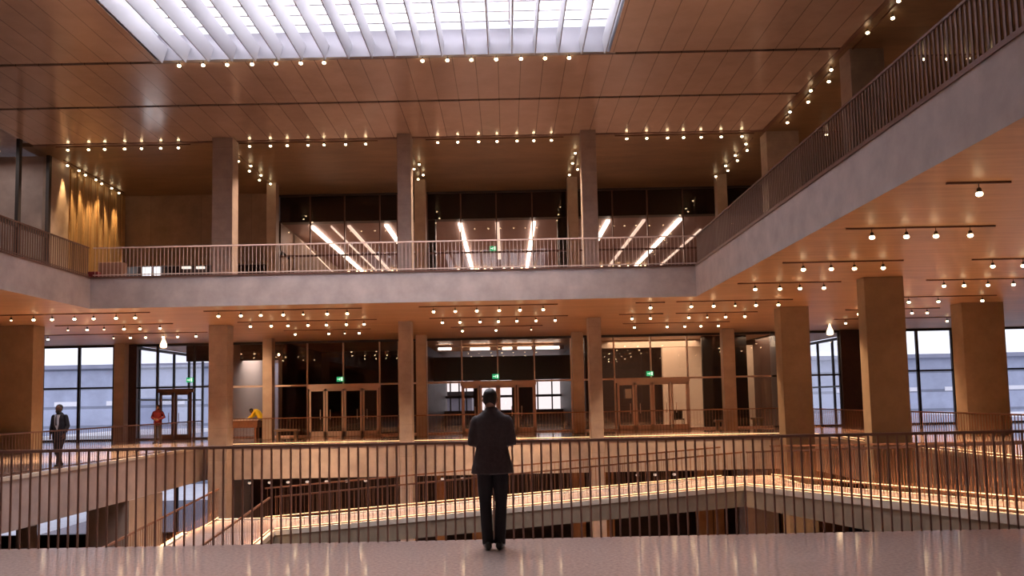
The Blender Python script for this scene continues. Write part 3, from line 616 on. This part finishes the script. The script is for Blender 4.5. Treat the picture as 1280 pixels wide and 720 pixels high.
# cabinet and red crate by the brass wall
p = at(137, 345, 33); b = MB(); b.box((p.x-.5, 33, ZU), (p.x+.5, 33.5, ZU+1.85)); tag(b.build('cabinet', M['bronze'], origin=(p.x, 33.2, ZU), bevel=.02), 'plain brown cabinet before the brass wall', 'cabinet')
p = at(115, 345, 32); b = MB(); b.box((p.x-.22, 32, ZU), (p.x+.22, 32.3, ZU+1.3)); tag(b.build('display_stand', M['red'], origin=(p.x, 32.2, ZU), bevel=.02), 'small red stand showing over the gallery edge left of the cabinet', 'stand')

# ------------------------------------------------------------------ spotlights
def proto_spot(drop, r, bulb, can=True):
    parts = []
    b = MB(); b.tube([(0, 0, 0), (0, 0, -drop+.09)], [.008, .008], seg=6); parts.append(('stem', b, M['can']))
    b = MB(); b.tube([(0, 0, -drop+.10), (0, 0, -drop+.085), (0, 0, -drop+.015)], [.02, .032, .042], seg=10); parts.append(('housing', b, M['can']))
    b = MB(); b.ball((0, 0, -drop), r, seg=10, rings=6, sc=(1, 1, .75)); parts.append(('bulb', b, bulb))
    return [(n, q.build(n, m)) for n, q, m in parts]
PR = {}
for key, a in (('low', (.16, .054, M['bulb'])), ('up', (.11, .056, M['bulb'])), ('dim', (.16, .04, M['bulb_soft'])), ('sky', (.18, .060, M['bulb'])), ('globe', (.26, .075, M['bulb_dim'])), ('far', (.2, .10, M['bulb']))):
    PR[key] = [(n, o.data) for n, o in proto_spot(*a)]
for o in [o for o in COL.objects if o.name.split('.')[0] in ('stem', 'housing', 'bulb') and o.parent is None]: bpy.data.objects.remove(o)
LD = {}
def spot_data(key, e, ang, col):
    l = bpy.data.lights.new('spot_'+key, 'SPOT'); l.energy = e; l.spot_size = R(ang); l.spot_blend = .7; l.color = col; l.shadow_soft_size = .06; LD[key] = l
WARM = (1., .64, .36)
spot_data('low', 560, 66, WARM); spot_data('line', 330, 52, (1., .70, .46)); spot_data('up', 440, 96, (1., .70, .46)); spot_data('brass', 700, 34, (1., .62, .28)); spot_data('globe', 90, 100, WARM); spot_data('sky', 150, 80, WARM)
def spot(kind, p, label, group, light=None, aim=None):
    root = empty('spotlight', p, label, 'spotlight', group)
    for n, me in PR[kind]:
        o = bpy.data.objects.new(n, me); COL.objects.link(o); o.parent = root
    if light:
        drop = {'low': .24, 'up': .19, 'sky': .26, 'globe': .36}.get(kind, .3)
        o = bpy.data.objects.new('spot_beam', LD[light]); COL.objects.link(o); o.location = (p[0], p[1], p[2]-drop)
        if aim: o.rotation_euler = Vector(aim).to_track_quat('-Z', 'Y').to_euler()
    return root
def track(x0, y0, x1, y1, z, label):
    b = MB(); dx, dy = (0, .018) if abs(x1-x0) > abs(y1-y0) else (.018, 0)
    b.box((x0-dx, y0-dy, z-.035), (x1+dx, y1+dy, z)); o = b.build('ceiling_light_track', M['bronze'], origin=((x0+x1)/2, (y0+y1)/2, z)); return tag(o, label, 'light track', 'ceiling light tracks')
def row(Y, z, px, py, kind, light, where, dim=(), drop=.3):
    pts = [X(p, py, Y) for p in px]
    track(pts[0]-.5, Y, pts[-1]+.5, Y, z, 'thin dark light track '+where)
    for k, x in enumerate(pts):
        d = px[k] in dim
        if len(pts) == 1: lb = 'single glowing spotlight '+where
        else: lb = '%s%s spotlight from the left %s' % ('dim ' if d else '', ORD[k], where)
        spot('dim' if d else kind, (x, Y, z-.035), lb, 'spotlights '+where, None if (d or (kind == 'up' and min(abs(x-q) for q in (-11.5, -4.1, 3.4, 10.8)) < 1.3)) else light, (1.1, 5.4, -3.3) if where == 'on the left soffit, back row' and k == len(pts)-1 else None)
zs = ZS
row(12.2, zs, [1224], 240, 'low', 'low', 'nearest on the right soffit')
row(15.5, zs, [1090, 1133, 1170, 1213], 295, 'low', 'low', 'on the right soffit, second row')
row(19.4, zs, [1004, 1039, 1068, 1104], 334, 'low', 'low', 'on the right soffit, left of the widest column')
row(19.5, zs, [1241, 1279, 1300], 332, 'low', 'low', 'on the right soffit above the edge column')
row(22.9, zs, [944, 975, 1000, 1030], 361, 'low', 'low', 'on the soffit behind the gallery corner')
row(23.0, zs, [1180, 1205, 1235, 1267], 357, 'low', 'low', 'on the soffit right of the widest column')
row(27.0, zs, [864, 892, 919, 945, 973], 381, 'low', 'low', 'on the soffit above the wide tan column', dim=(919,))
row(27.0, zs, [1136, 1173, 1228], 377, 'low', 'low', 'right of the widest column, middle row')
row(30.8, zs, [861, 884, 907, 931], 396, 'low', 'low', 'left of the wide tan column, farther row', dim=(884,))
row(30.8, zs, [1073, 1140, 1159], 391, 'low', 'low', 'before the right windows, farther row')
row(34.7, zs, [876, 898], 407, 'low', 'low', 'left of the wide tan column, farthest row')
row(34.7, zs, [1057, 1184], 402, 'low', 'low', 'before the right windows, farthest row')
row(27.0, zs, [14, 42, 65, 93, 117, 145, 169], 397, 'low', 'low', 'on the left soffit, front row', dim=(14,))
row(27.0, zs, [273, 301, 326, 354, 379, 409, 434], 393, 'low', 'low', 'over the first glass bay, front row', dim=(379,))
row(27.0, zs, [542, 569, 596, 624, 650, 679], 387, 'low', 'low', 'over the middle glass bay, front row')
row(27.1, zs, [813], 384, 'low', 'low', 'over the third glass bay, front row')
row(30.8, zs, [85, 109, 130, 155, 175, 200], 410, 'low', 'low', 'on the left soffit, middle row', dim=(85, 130))
row(30.8, zs, [313, 339, 360, 385, 408, 433, 455], 405, 'low', 'low', 'over the first glass bay, middle row')
row(30.8, zs, [553, 575, 600, 623, 646, 670, 694], 402, 'low', 'low', 'over the middle glass bay, middle row')
row(30.8, zs, [790, 813], 398, 'low', 'low', 'over the third glass bay, middle row')
row(34.7, zs, [60, 142, 163, 182, 204, 222, 245], 421, 'low', 'low', 'on the left soffit, back row', dim=(142,))
row(34.7, zs, [369, 411, 431, 449], 417, 'low', 'low', 'over the first glass bay, back row', dim=(431,))
row(34.7, zs, [578, 620, 664], 412, 'low', 'low', 'over the middle glass bay, back row', dim=(664,))
row(34.7, zs, [793, 834, 856], 408, 'low', 'low', 'over the third glass bay, back row')
# upper rows along the far edge of the atrium ceiling
zu = ZC-.022
row(32.56, zu, [85, 111, 131, 156, 177, 201, 223], 176, 'up', 'up', 'along the ceiling edge left of the first column', drop=.22)
row(32.56, zu, [312, 338, 359, 385, 405, 432, 457], 168, 'up', 'up', 'along the ceiling edge after the first upper column')
row(32.56, zu, [547, 572, 598, 621, 646, 667, 689], 162, 'up', 'up', 'along the ceiling edge before the middle upper bay')
row(32.56, zu, [783, 808, 834, 854, 876, 901, 927], 159, 'up', 'up', 'along the ceiling edge after the third upper column')
def line(x, ys, z, kind, light, where, jit=.16, aim=None):
    track(x, ys[0]-.4, x, ys[-1]+.4, z, 'thin dark light track '+where)
    for k, y in enumerate(ys):
        spot(kind, (x+(jit if k % 2 else -jit), y, z-.03), '%s spotlight from the near end %s' % (ORD[k], where), 'spotlights '+where, light if (light == 'brass' or k < 3 or x > 11) else None, aim)
line(-11.5, [34.6, 35.3, 36.1, 36.8, 37.6, 38.3], zu, 'up', 'line', 'running back beyond the first upper column')
line(-3.95, [34.4, 35.6, 36.3, 37.3, 38.0], zu, 'up', 'line', 'running back beyond the second upper column')
line(3.35, [34.4, 35.1, 35.9, 36.9, 37.8], zu, 'up', 'line', 'running back beyond the third upper column')
line(10.6, [33.6, 34.5, 35.2, 36.0, 36.8, 37.6, 38.6], zu, 'up', 'line', 'running back from the right corner column')
line(-19.22, [34.7, 35.5, 36.2, 37.0, 37.7, 38.5, 39.4], zu, 'up', 'brass', 'above the brass clad wall', jit=.04, aim=(-.02, 0, -1))
line(11.15, [21.3, 22.3, 23.2, 25.2, 25.9, 26.9, 27.7, 28.8, 29.8, 31.0], zu, 'up', 'line', 'along the right edge of the atrium ceiling')
row(25.2, zu, [1153, 1184, 1210, 1239], 68, 'up', 'up', 'behind the near right gallery railing')
row(32.56, zu, [1033, 1057], 168, 'up', 'up', 'behind the far right gallery railing')
# bulbs under the skylight's far edge
for gname, pxs, lb in (('at the skylight edge, left run', [224, 254, 284, 315, 345, 376, 405], 'left'), ('at the skylight edge, right run', [528, 559, 589, 620, 651, 681, 711], 'right')):
    for k, p in enumerate(pxs):
        q = at(p, 69-(p-224)*.0205, 24.64)
        spot('sky', (q.x, 24.64, ZC+.06), '%s bulb from the left %s' % (ORD[k], gname), 'bulbs '+gname, 'sky')
# upper room dotted rows
for pxs, py, y, nm in (([438, 448, 459, 470], 310, 50, 'in the left upper bay'), ([590, 606, 633, 650, 668], 309, 50, 'in the middle upper bay'),
                       ([436, 447, 457, 468, 478, 489, 497], 333, 56.5, 'low in the left upper bay'), ([573, 590, 598, 606, 614, 630, 640, 652, 668], 331, 56.5, 'low in the middle upper bay'), ([752, 763, 774, 785, 797, 806], 328, 56.5, 'low in the right upper bay')):
    for k, p in enumerate(pxs):
        sx_ = X(p, py, y)
        for tx in TUBX:
            if abs(sx_-tx) < .26: sx_ = tx+(.27 if sx_ >= tx else -.27)
        spot('far' if y > 55 else 'dim', (sx_, y, ZI), '%s small lamp from the left %s' % (ORD[k], nm), 'small lamps '+nm)
# globes under the back slab on the level below
gl = [312, 337, 360, 384, 408, 433, 457, 553, 578, 797, 819, 843]
for k, p in enumerate(gl):
    spot('globe', (X(p, 598, 33.8), 33.8, -1.33), '%s pale globe lamp from the left under the back slab' % ORD[k], 'globe lamps under the back slab', 'globe')
# added spot beams without tracks or lamps, over near floor and under hidden soffits
for (x, y) in ((-17, 24), (-20, 20), (-17, 16), (-20, 12), (9, 8.5), (14, 8.5), (17, 16.4), (10, 12.9)):
    o = bpy.data.objects.new('spot_beam', LD['low']); COL.objects.link(o); o.location = (x, y, ZS-.35)
# pendants
def pendant(px, py0, py1, Y, lb):
    a, c = at(px, py0, Y), at(px, py1, Y); root = empty('pendant_lamp', (a.x, Y, ZS), lb, 'lamp', 'teardrop pendant lamps'); L = ZS-c.z
    b = MB(); b.tube([(0, 0, 0), (0, 0, -L+.5)], [.015, .015], seg=6); b.build('cord', M['can'], root)
    b = MB(); b.tube([(0, 0, -L+.55), (0, 0, -L+.4), (0, 0, -L+.18), (0, 0, -L+.04), (0, 0, -L)], [.03, .06, .15, .15, .08], seg=12); b.build('lamp_shade', M['bulb_soft'], root)
pendant(204.5, 423, 435, 37.2, 'glowing teardrop pendant above the man in red'); pendant(1037, 405, 419, 37, 'glowing teardrop pendant right of the wide tan column')
# exit signs
def exit_sign(px, py, Y, lb, w=.34, h=.24):
    p = at(px, py, Y); root = empty('exit_sign', p, lb, 'exit sign', 'green exit signs')
    b = MB(); b.box((-w/2, 0, -h/2), (w/2, .05, h/2)); b.build('sign_box', M['exit'], root)
    b = MB()
    b.box((.06, -.012, -.08), (.13, 0, .09)); b.box((-.13, -.012, -.015), (-.03, 0, .015)); b.box((-.01, -.012, .02), (.02, 0, .06)); b.box((-.02, -.012, -.06), (.01, 0, .02))
    b.build('pictogram', M['exit_mark'], root)
exit_sign(425, 474, YG-.3, 'green exit sign above the doors of the first bay'); exit_sign(619.5, 470.5, YG-.3, 'green exit sign above the middle doors behind the man'); exit_sign(812.5, 467, YG-.3, 'green exit sign above the doors of the third bay')
exit_sign(616, 310.5, YG-.3, 'green exit sign on the upper gallery glazing'); exit_sign(237, 475, YG-.3, 'green exit sign above the entrance doors at left')

# ------------------------------------------------------------------ furniture by the glass wall
p = at(305, 546, 39.6); dk = empty('reception_desk', (p.x, 39.6, 0), 'red brown reception desk with papers beside the yellow figure', 'desk')
b = MB(); b.box((-.85, -.3, .55), (.75, .3, .9)); b.build('desk_body', M['desk_wood'], dk, bevel=.02)
b = MB(); b.box((-.9, -.36, .9), (.8, .36, .95)); b.build('desk_top', M['desk_top'], dk, bevel=.01)
for x in (-.75, .62):
    b = MB(); b.box((x-.05, -.22, 0), (x+.05, .22, .55)); b.build('leg', M['desk_wood'], dk)
for k, (dx, w, h) in enumerate(((.02, .16, .05), (.25, .22, .08), (.45, .14, .04))):
    b = MB(); b.box((-w/2, -.1, 0), (w/2, .1, h)); o = b.build('paper_stack', M['paper'], bevel=.005); o.location = (p.x+dx, 39.45, .95); tag(o, '%s pale stack of papers from the left on the reception desk' % ORD[k], 'papers', 'papers on the reception desk')
def bench(px, py, Y, L, lb):
    q = at(px, py, Y); r = empty('bench', (q.x, Y, 0), lb, 'bench')
    b = MB(); b.box((-L/2, -.25, .36), (L/2, .25, .46)); b.build('seat', M['bench'], r, bevel=.02)
    for x in (-L/2+.15, L/2-.15):
        b = MB(); b.box((x-.05, -.22, 0), (x+.05, .22, .36)); b.build('leg', M['bench'], r)
bench(359, 545, 38.9, 1.15, 'low tan bench before the first glass bay'); bench(901, 532, 39.8, .6, 'short bench beside the small right back column'); bench(947, 529, 42.5, .6, 'short bench behind the glass before the beige wall')
q = at(849, 535, 43); ch = empty('chair', (q.x, 43, 0), 'dark chair behind the glass before the beige wall', 'chair')
b = MB(); b.box((-.25, -.25, .42), (.25, .25, .48)); b.build('seat', M['black'], ch)
b = MB(); b.box((-.25, .2, .48), (.25, .25, .95)); b.build('backrest', M['black'], ch)
for sx in (-.22, .22):
    for sy in (-.22, .22):
        b = MB(); b.box((sx-.02, sy-.02, 0), (sx+.02, sy+.02, .42)); b.build('leg', M['black'], ch)

# ------------------------------------------------------------------ people
def fused(mb, name, m, parent, voxel, smooth=4):
    o = mb.build('tmp', m, parent)
    md = o.modifiers.new('r', 'REMESH'); md.mode = 'VOXEL'; md.voxel_size = voxel; md.use_smooth_shade = True
    if smooth: s = o.modifiers.new('s', 'SMOOTH'); s.iterations = smooth; s.factor = .5
    dg = bpy.context.evaluated_depsgraph_get(); me = bpy.data.meshes.new_from_object(o.evaluated_get(dg)); me.name = name
    me.materials.clear(); me.materials.append(m)
    for p in me.polygons: p.use_smooth = True
    n = bpy.data.objects.new(name, me); COL.objects.link(n); n.parent = parent; bpy.data.objects.remove(o)
    return n
V = Vector
def hand(mb, w, d, palm_n, thumb, s=1.0, curl=.45):
    """palm and five separate fingers from wrist w along d; palm_n = palm normal; thumb = side the thumb leaves"""
    w, d, n, t = V(w), V(d).normalized(), V(palm_n).normalized(), V(thumb).normalized()
    mb.tube([w-d*.02, w+d*.04*s, w+d*.092*s], [(.026*s, .019*s), (.040*s, .017*s), (.041*s, .014*s)], side=t, seg=10)
    for k, (off, ln, r) in enumerate(((.031, .070, .0088), (.0105, .078, .0092), (-.0105, .072, .0088), (-.031, .056, .0080))):
        a = w+d*.085*s+t*off*s; q = a+d*ln*.5*s+n*ln*.12*curl*s; e_ = q+(d*(1-curl*.5)+n*curl).normalized()*ln*.55*s
        mb.tube([a, q, e_], [r*s, r*s*.95, r*s*.72], seg=8)
    a = w+d*.025*s+t*.03*s; q = a+(d*.6+t*.7+n*.2).normalized()*.045*s; e_ = q+(d*.9+t*.2+n*.35).normalized()*.04*s
    mb.tube([a, q, e_], [.013*s, .0115*s, .008*s], seg=8)
def person(loc, rotz, P, label, jm, tm, skin, vox=.012, hem=.86, hem_w=.235, jacket='suit_jacket', shirt=False, hairm='hair', beard=False, spine=None, lean=None):
    root = empty('person', loc, label, 'person'); root.rotation_euler = (0, 0, rotz)
    # P: dict of joints; the figure faces +Y in its own frame
    body = MB(); hd = V(P['head']); up = V(P.get('head_up', (0, 0, 1))).normalized(); fw = V(P.get('face', (0, 1, 0))).normalized(); sd = up.cross(fw)*-1
    sd = fw.cross(up).normalized()
    nk = V(P['neck'])
    body.tube([nk-up*.06, nk+up*.02, hd-up*.06], [.058, .053, .055], seg=12)
    rings = [(-.118, .030, .035, .045), (-.10, .048, .058, .030), (-.06, .062, .078, .014), (-.01, .071, .090, .004), (.04, .075, .097, -.002), (.08, .069, .088, -.006), (.108, .045, .056, -.008), (.118, .015, .02, -.008)]
    body.tube([hd+up*z+fw*o for z, a, b_, o in rings], [(a, b_) for z, a, b_, o in rings], side=sd, seg=16)
    body.tube([hd+fw*.085+up*.025, hd+fw*.105-up*.015, hd+fw*.088-up*.032], [.008, .016, .014], side=sd, seg=8)           # nose
    for s in (-1, 1):
        body.tube([hd+sd*s*.072-up*.03+fw*.0, hd+sd*s*.083+up*.0-fw*.008, hd+sd*s*.076+up*.03-fw*.008], [(.010, .016), (.012, .022), (.009, .014)], side=sd, seg=8)
    body.tube([hd+fw*.083-up*.066+sd*-.022, hd+fw*.092-up*.064, hd+fw*.083-up*.066+sd*.022], [.006, .009, .006], seg=6)     # lips
    sp = [V(q) for q in P['spine']]                                   # pelvis ... neck base
    body.tube(sp, [(.15, .095), (.135, .09), (.15, .10), (.17, .10), (.06, .055)], side=P.get('side', (1, 0, 0)), seg=14)
    for s in 'LR':
        sh, el, wr = V(P['sh'+s]), V(P['el'+s]), V(P['wr'+s])
        body.tube([sh, (sh+el)/2, el, (el+wr)/2, wr], [.05, .045, .037, .036, .025], seg=10)
        hand(body, wr, P['hd'+s], P['pn'+s], P['th'+s])
        hp, kn, an = V(P['hip'+s]), V(P['kn'+s]), V(P['an'+s])
        body.tube([hp, (hp+kn)/2, kn, (kn*2+an)/3, an], [.08, .07, .052, .052, .035], seg=10)
        tf = V(P['toe'+s]).normalized(); body.tube([an-tf*.05-V((0, 0, .04)), an+tf*.05-V((0, 0, .045)), an+tf*.15-V((0, 0, .055))], [.035, .038, .026], seg=10)
    fused(body, 'body', skin, root, min(vox, .008), 2)
    # jacket
    j = MB(); js = P['jspine']; j.tube([V(q[0]) for q in js], [q[1] for q in js], side=P.get('side', (1, 0, 0)), seg=18)
    for s in 'LR':
        sh, el, wr = V(P['sh'+s]), V(P['el'+s]), V(P['wr'+s]); f = (wr-el).normalized()
        up_ = (sh-el).normalized(); j.tube([sh+up_*.055, sh+up_*.03, sh-up_*.02, (sh+el)/2, el, (el+wr)/2, wr-f*.015], [.03, .055, .068, .064, .060, .054, .042], seg=12)
    fused(j, jacket, jm, root, vox, 6)
    # trousers
    t = MB(); hipc = (V(P['hipL'])+V(P['hipR']))/2
    t.tube([hipc+V((0, 0, .10)), hipc+V((0, 0, .02)), hipc-V((0, 0, .07))], [(.155, .11), (.165, .12), (.13, .10)], side=(1, 0, 0), seg=14)
    for s in 'LR':
        hp, kn, an = V(P['hip'+s]), V(P['kn'+s]), V(P['an'+s])
        t.tube([hp, hp+(kn-hp)*.4, kn, (kn+an)/2, an-V((0, 0, .03))], [.092, .086, .068, .066, .062], seg=12)
    fused(t, 'trousers', tm, root, vox, 3)
    for s in 'LR':
        an = V(P['an'+s]); tf = V(P['toe'+s]).normalized(); b = MB(); z = -an.z
        b.tube([an-tf*.085+V((0, 0, z+.045)), an-tf*.05+V((0, 0, z+.05)), an+tf*.04+V((0, 0, z+.048)), an+tf*.13+V((0, 0, z+.036)), an+tf*.185+V((0, 0, z+.026))], [(.030, .040), (.042, .05), (.044, .046), (.046, .034), (.024, .020)], side=V((-tf.y, tf.x, 0)), seg=12)
        fused(b, 'shoe', M['shoe'], root, .008, 1)
    # hair: a cap over crown, back and sides, leaving the face free
    b = MB(); hr = [(-.055, .060, .040, -.055), (-.02, .073, .070, -.032), (.02, .079, .086, -.022), (.06, .079, .094, -.012), (.095, .066, .080, -.010), (.122, .040, .052, -.010), (.133, .012, .016, -.010)]
    b.tube([hd+up*z+fw*o for z, a, b_, o in hr], [(a, b_) for z, a, b_, o in hr], side=sd, seg=16)
    fused(b, 'hair', M[hairm], root, .008, 2)
    if beard:
        b = MB(); b.tube([hd+fw*.035-up*.05, hd+fw*.045-up*.085, hd+fw*.05-up*.118, hd+fw*.05-up*.132], [(.066, .056), (.062, .054), (.048, .044), (.02, .02)], side=sd, seg=14); fused(b, 'beard', M['hair'], root, .008, 2)
    for s in (-1, 1):
        b = MB(); b.ball(hd+sd*s*.031+fw*.084+up*.006, .012, seg=8, rings=6); b.build('eye', M['shoe'], root)
    return root, hd, up, fw

# the man at the railing, his back to us, hands folded in front of him
P = dict(head=(-.012, .015, 1.655), face=(.08, 1, -.12), neck=(0, -.01, 1.51), spine=[(0, 0, .93), (0, 0, 1.08), (0, 0, 1.24), (0, 0, 1.40), (0, -.005, 1.53)],
         jspine=[((0, 0, .835), (.242, .165)), ((0, 0, .90), (.234, .16)), ((0, 0, 1.0), (.205, .148)), ((0, 0, 1.12), (.180, .128)), ((0, 0, 1.2), (.178, .125)), ((0, 0, 1.32), (.195, .13)), ((0, -.005, 1.41), (.205, .125)), ((0, -.01, 1.465), (.185, .105)), ((0, -.012, 1.51), (.125, .085)), ((0, -.012, 1.545), (.078, .072)), ((0, -.012, 1.575), (.064, .062))],
         shL=(-.170, 0, 1.425), elL=(-.222, -.03, 1.185), wrL=(-.07, .19, 1.15), hdL=(.9, .35, -.05), pnL=(0, -1, 0), thL=(0, .2, 1),
         shR=(.170, 0, 1.425), elR=(.222, -.03, 1.185), wrR=(.07, .21, 1.17), hdR=(-.9, .35, -.05), pnR=(0, -1, 0), thR=(0, .2, 1),
         hipL=(-.088, 0, .90), knL=(-.086, .015, .49), anL=(-.066, -.01, .09), hipR=(.088, 0, .90), knR=(.088, .02, .49), anR=(.068, .0, .09), toeL=(-.15, 1, 0), toeR=(.15, 1, 0))
pm = at(617.5, 686, 9.05)
r1, _, _, _ = person((pm.x, 9.05, 0), 0, P, 'man in dark suit seen from behind at the near railing', M['suit'], M['trouser'], M['skin'], vox=.010)

# man in black on the left walkway, facing us
P2 = dict(head=(.01, .02, 1.66), face=(.35, 1, .05), neck=(0, -.01, 1.51), spine=[(0, 0, .93), (0, 0, 1.08), (0, 0, 1.24), (0, 0, 1.40), (0, 0, 1.53)],
          jspine=[((0, 0, .76), (.19, .14)), ((0, 0, .86), (.195, .145)), ((0, 0, 1.0), (.188, .138)), ((0, 0, 1.12), (.178, .128)), ((0, 0, 1.25), (.185, .128)), ((0, 0, 1.38), (.20, .128)), ((0, -.005, 1.47), (.17, .10)), ((0, -.01, 1.525), (.09, .078)), ((0, -.012, 1.56), (.066, .062))],
          shL=(-.185, 0, 1.44), elL=(-.25, -.02, 1.17), wrL=(-.225, .10, .93), hdL=(.1, .2, -1), pnL=(1, 0, 0), thL=(.2, 1, 0),
          shR=(.185, 0, 1.44), elR=(.25, -.02, 1.17), wrR=(.225, .08, .93), hdR=(-.1, .2, -1), pnR=(-1, 0, 0), thR=(-.2, 1, 0),
          hipL=(-.085, 0, .90), knL=(-.075, .07, .49), anL=(-.055, .10, .09), hipR=(.085, 0, .90), knR=(.07, .04, .49), anR=(.05, -.14, .10), toeL=(-.1, 1, 0), toeR=(.1, 1, 0))
p2 = at(73.5, 579, 23.3)
r2, hd, up, fw = person((p2.x, 23.3, 0), R(180-8), P2, 'man in black suit and white shirt walking on the left walkway', M['suit_black'], M['trouser_brown'], M['skin_dark'], beard=True)
def shirt_front(root):
    b = MB(); vs = [b.bm.verts.new(q) for q in ((-.075, .118, 1.49), (.075, .118, 1.49), (.05, .150, 1.20), (-.03, .150, 1.05), (-.06, .148, 1.20), (-.075, .06, 1.49), (.075, .06, 1.49), (.05, .09, 1.20), (-.03, .09, 1.05), (-.06, .09, 1.20))]
    for f in ((0, 4, 3, 2, 1), (5, 6, 7, 8, 9), (0, 1, 6, 5), (1, 2, 7, 6), (2, 3, 8, 7), (3, 4, 9, 8), (4, 0, 5, 9)): b.bm.faces.new([vs[i] for i in f])
    b.build('shirt', M['shirt'], root)
    b = MB(); b.tube([(0, .128, 1.48), (0, .158, 1.40), (-.005, .160, 1.18)], [(.018, .012), (.024, .01), (.032, .01)], side=(1, 0, 0), seg=8); b.build('tie', M['tie'], root)
shirt_front(r2); shirt_front(r1)

# man in red by the entrance
P3 = dict(P); P3 = {**P, 'face': (.1, 1, 0), 'head': (0, .01, 1.64), 'elL': (-.30, .0, 1.19), 'elR': (.27, .0, 1.19), 'wrL': (-.10, .19, 1.08), 'wrR': (.09, .2, 1.10),
      'jspine': [((0, 0, .84), (.185, .14)), ((0, 0, .95), (.185, .14)), ((0, 0, 1.1), (.185, .138)), ((0, 0, 1.25), (.195, .138)), ((0, 0, 1.38), (.205, .13)), ((0, -.005, 1.47), (.175, .10)), ((0, -.01, 1.525), (.09, .08)), ((0, -.012, 1.56), (.068, .064))],
      'hipL': (-.09, 0, .90), 'knL': (-.115, .02, .49), 'anL': (-.15, 0, .09), 'hipR': (.09, 0, .90), 'knR': (.10, .02, .49), 'anR': (.11, 0, .09)}
p3 = at(197, 552.5, 36.6)
person((p3.x, 36.6, 0), R(180), P3, 'man in red jacket standing before the glazed entrance', M['red'], M['trouser'], M['skin_dark'], jacket='red_jacket')
# figure in yellow leaning over the desk (turned to face left)
P4 = {**P, 'head': (0, .46, 1.37), 'face': (0, .75, -.65), 'head_up': (0, .65, .75), 'neck': (0, .36, 1.34), 'spine': [(0, 0, .93), (0, .04, 1.08), (0, .13, 1.24), (0, .25, 1.34), (0, .36, 1.36)],
      'jspine': [((0, -.02, .86), (.18, .14)), ((0, 0, .98), (.185, .145)), ((0, .05, 1.12), (.19, .145)), ((0, .14, 1.26), (.20, .145)), ((0, .25, 1.345), (.205, .13)), ((0, .32, 1.365), (.15, .10)), ((0, .37, 1.375), (.07, .07))],
      'shL': (-.18, .27, 1.34), 'elL': (-.22, .40, 1.12), 'wrL': (-.12, .62, 1.0), 'hdL': (.1, 1, -.1), 'pnL': (0, 0, -1), 'thL': (1, 0, 0),
      'shR': (.18, .27, 1.34), 'elR': (.22, .40, 1.12), 'wrR': (.14, .60, 1.0), 'hdR': (-.1, 1, -.1), 'pnR': (0, 0, -1), 'thR': (-1, 0, 0)}
p4 = at(326, 545, 40.15)
person((p4.x, 40.15, 0), R(90), P4, 'person in bright yellow jacket leaning over the reception desk', M['yellow'], M['trouser'], M['skin_dark'], jacket='yellow_jacket')

# ------------------------------------------------------------------ light: sky and room
wd = bpy.data.worlds.new('world'); SC.world = wd; wd.use_nodes = True
bg = wd.node_tree.nodes['Background']; bg.inputs[0].default_value = (.84, .87, 1., 1); bg.inputs[1].default_value = 1.1
SC.view_settings.view_transform = 'Standard'; SC.view_settings.look = 'None'; SC.view_settings.gamma = 1; SC.view_settings.use_curve_mapping = False
SC.view_settings.exposure = 0.74
SC.cycles.use_denoising = True
SC.cycles.max_bounces = 8; SC.cycles.diffuse_bounces = 5; SC.cycles.glossy_bounces = 4; SC.cycles.transparent_max_bounces = 12; SC.cycles.transmission_bounces = 4
SC.cycles.sample_clamp_indirect = 4.0
SC.cycles.caustics_reflective = False; SC.cycles.caustics_refractive = False
SC.cycles.use_light_tree = True
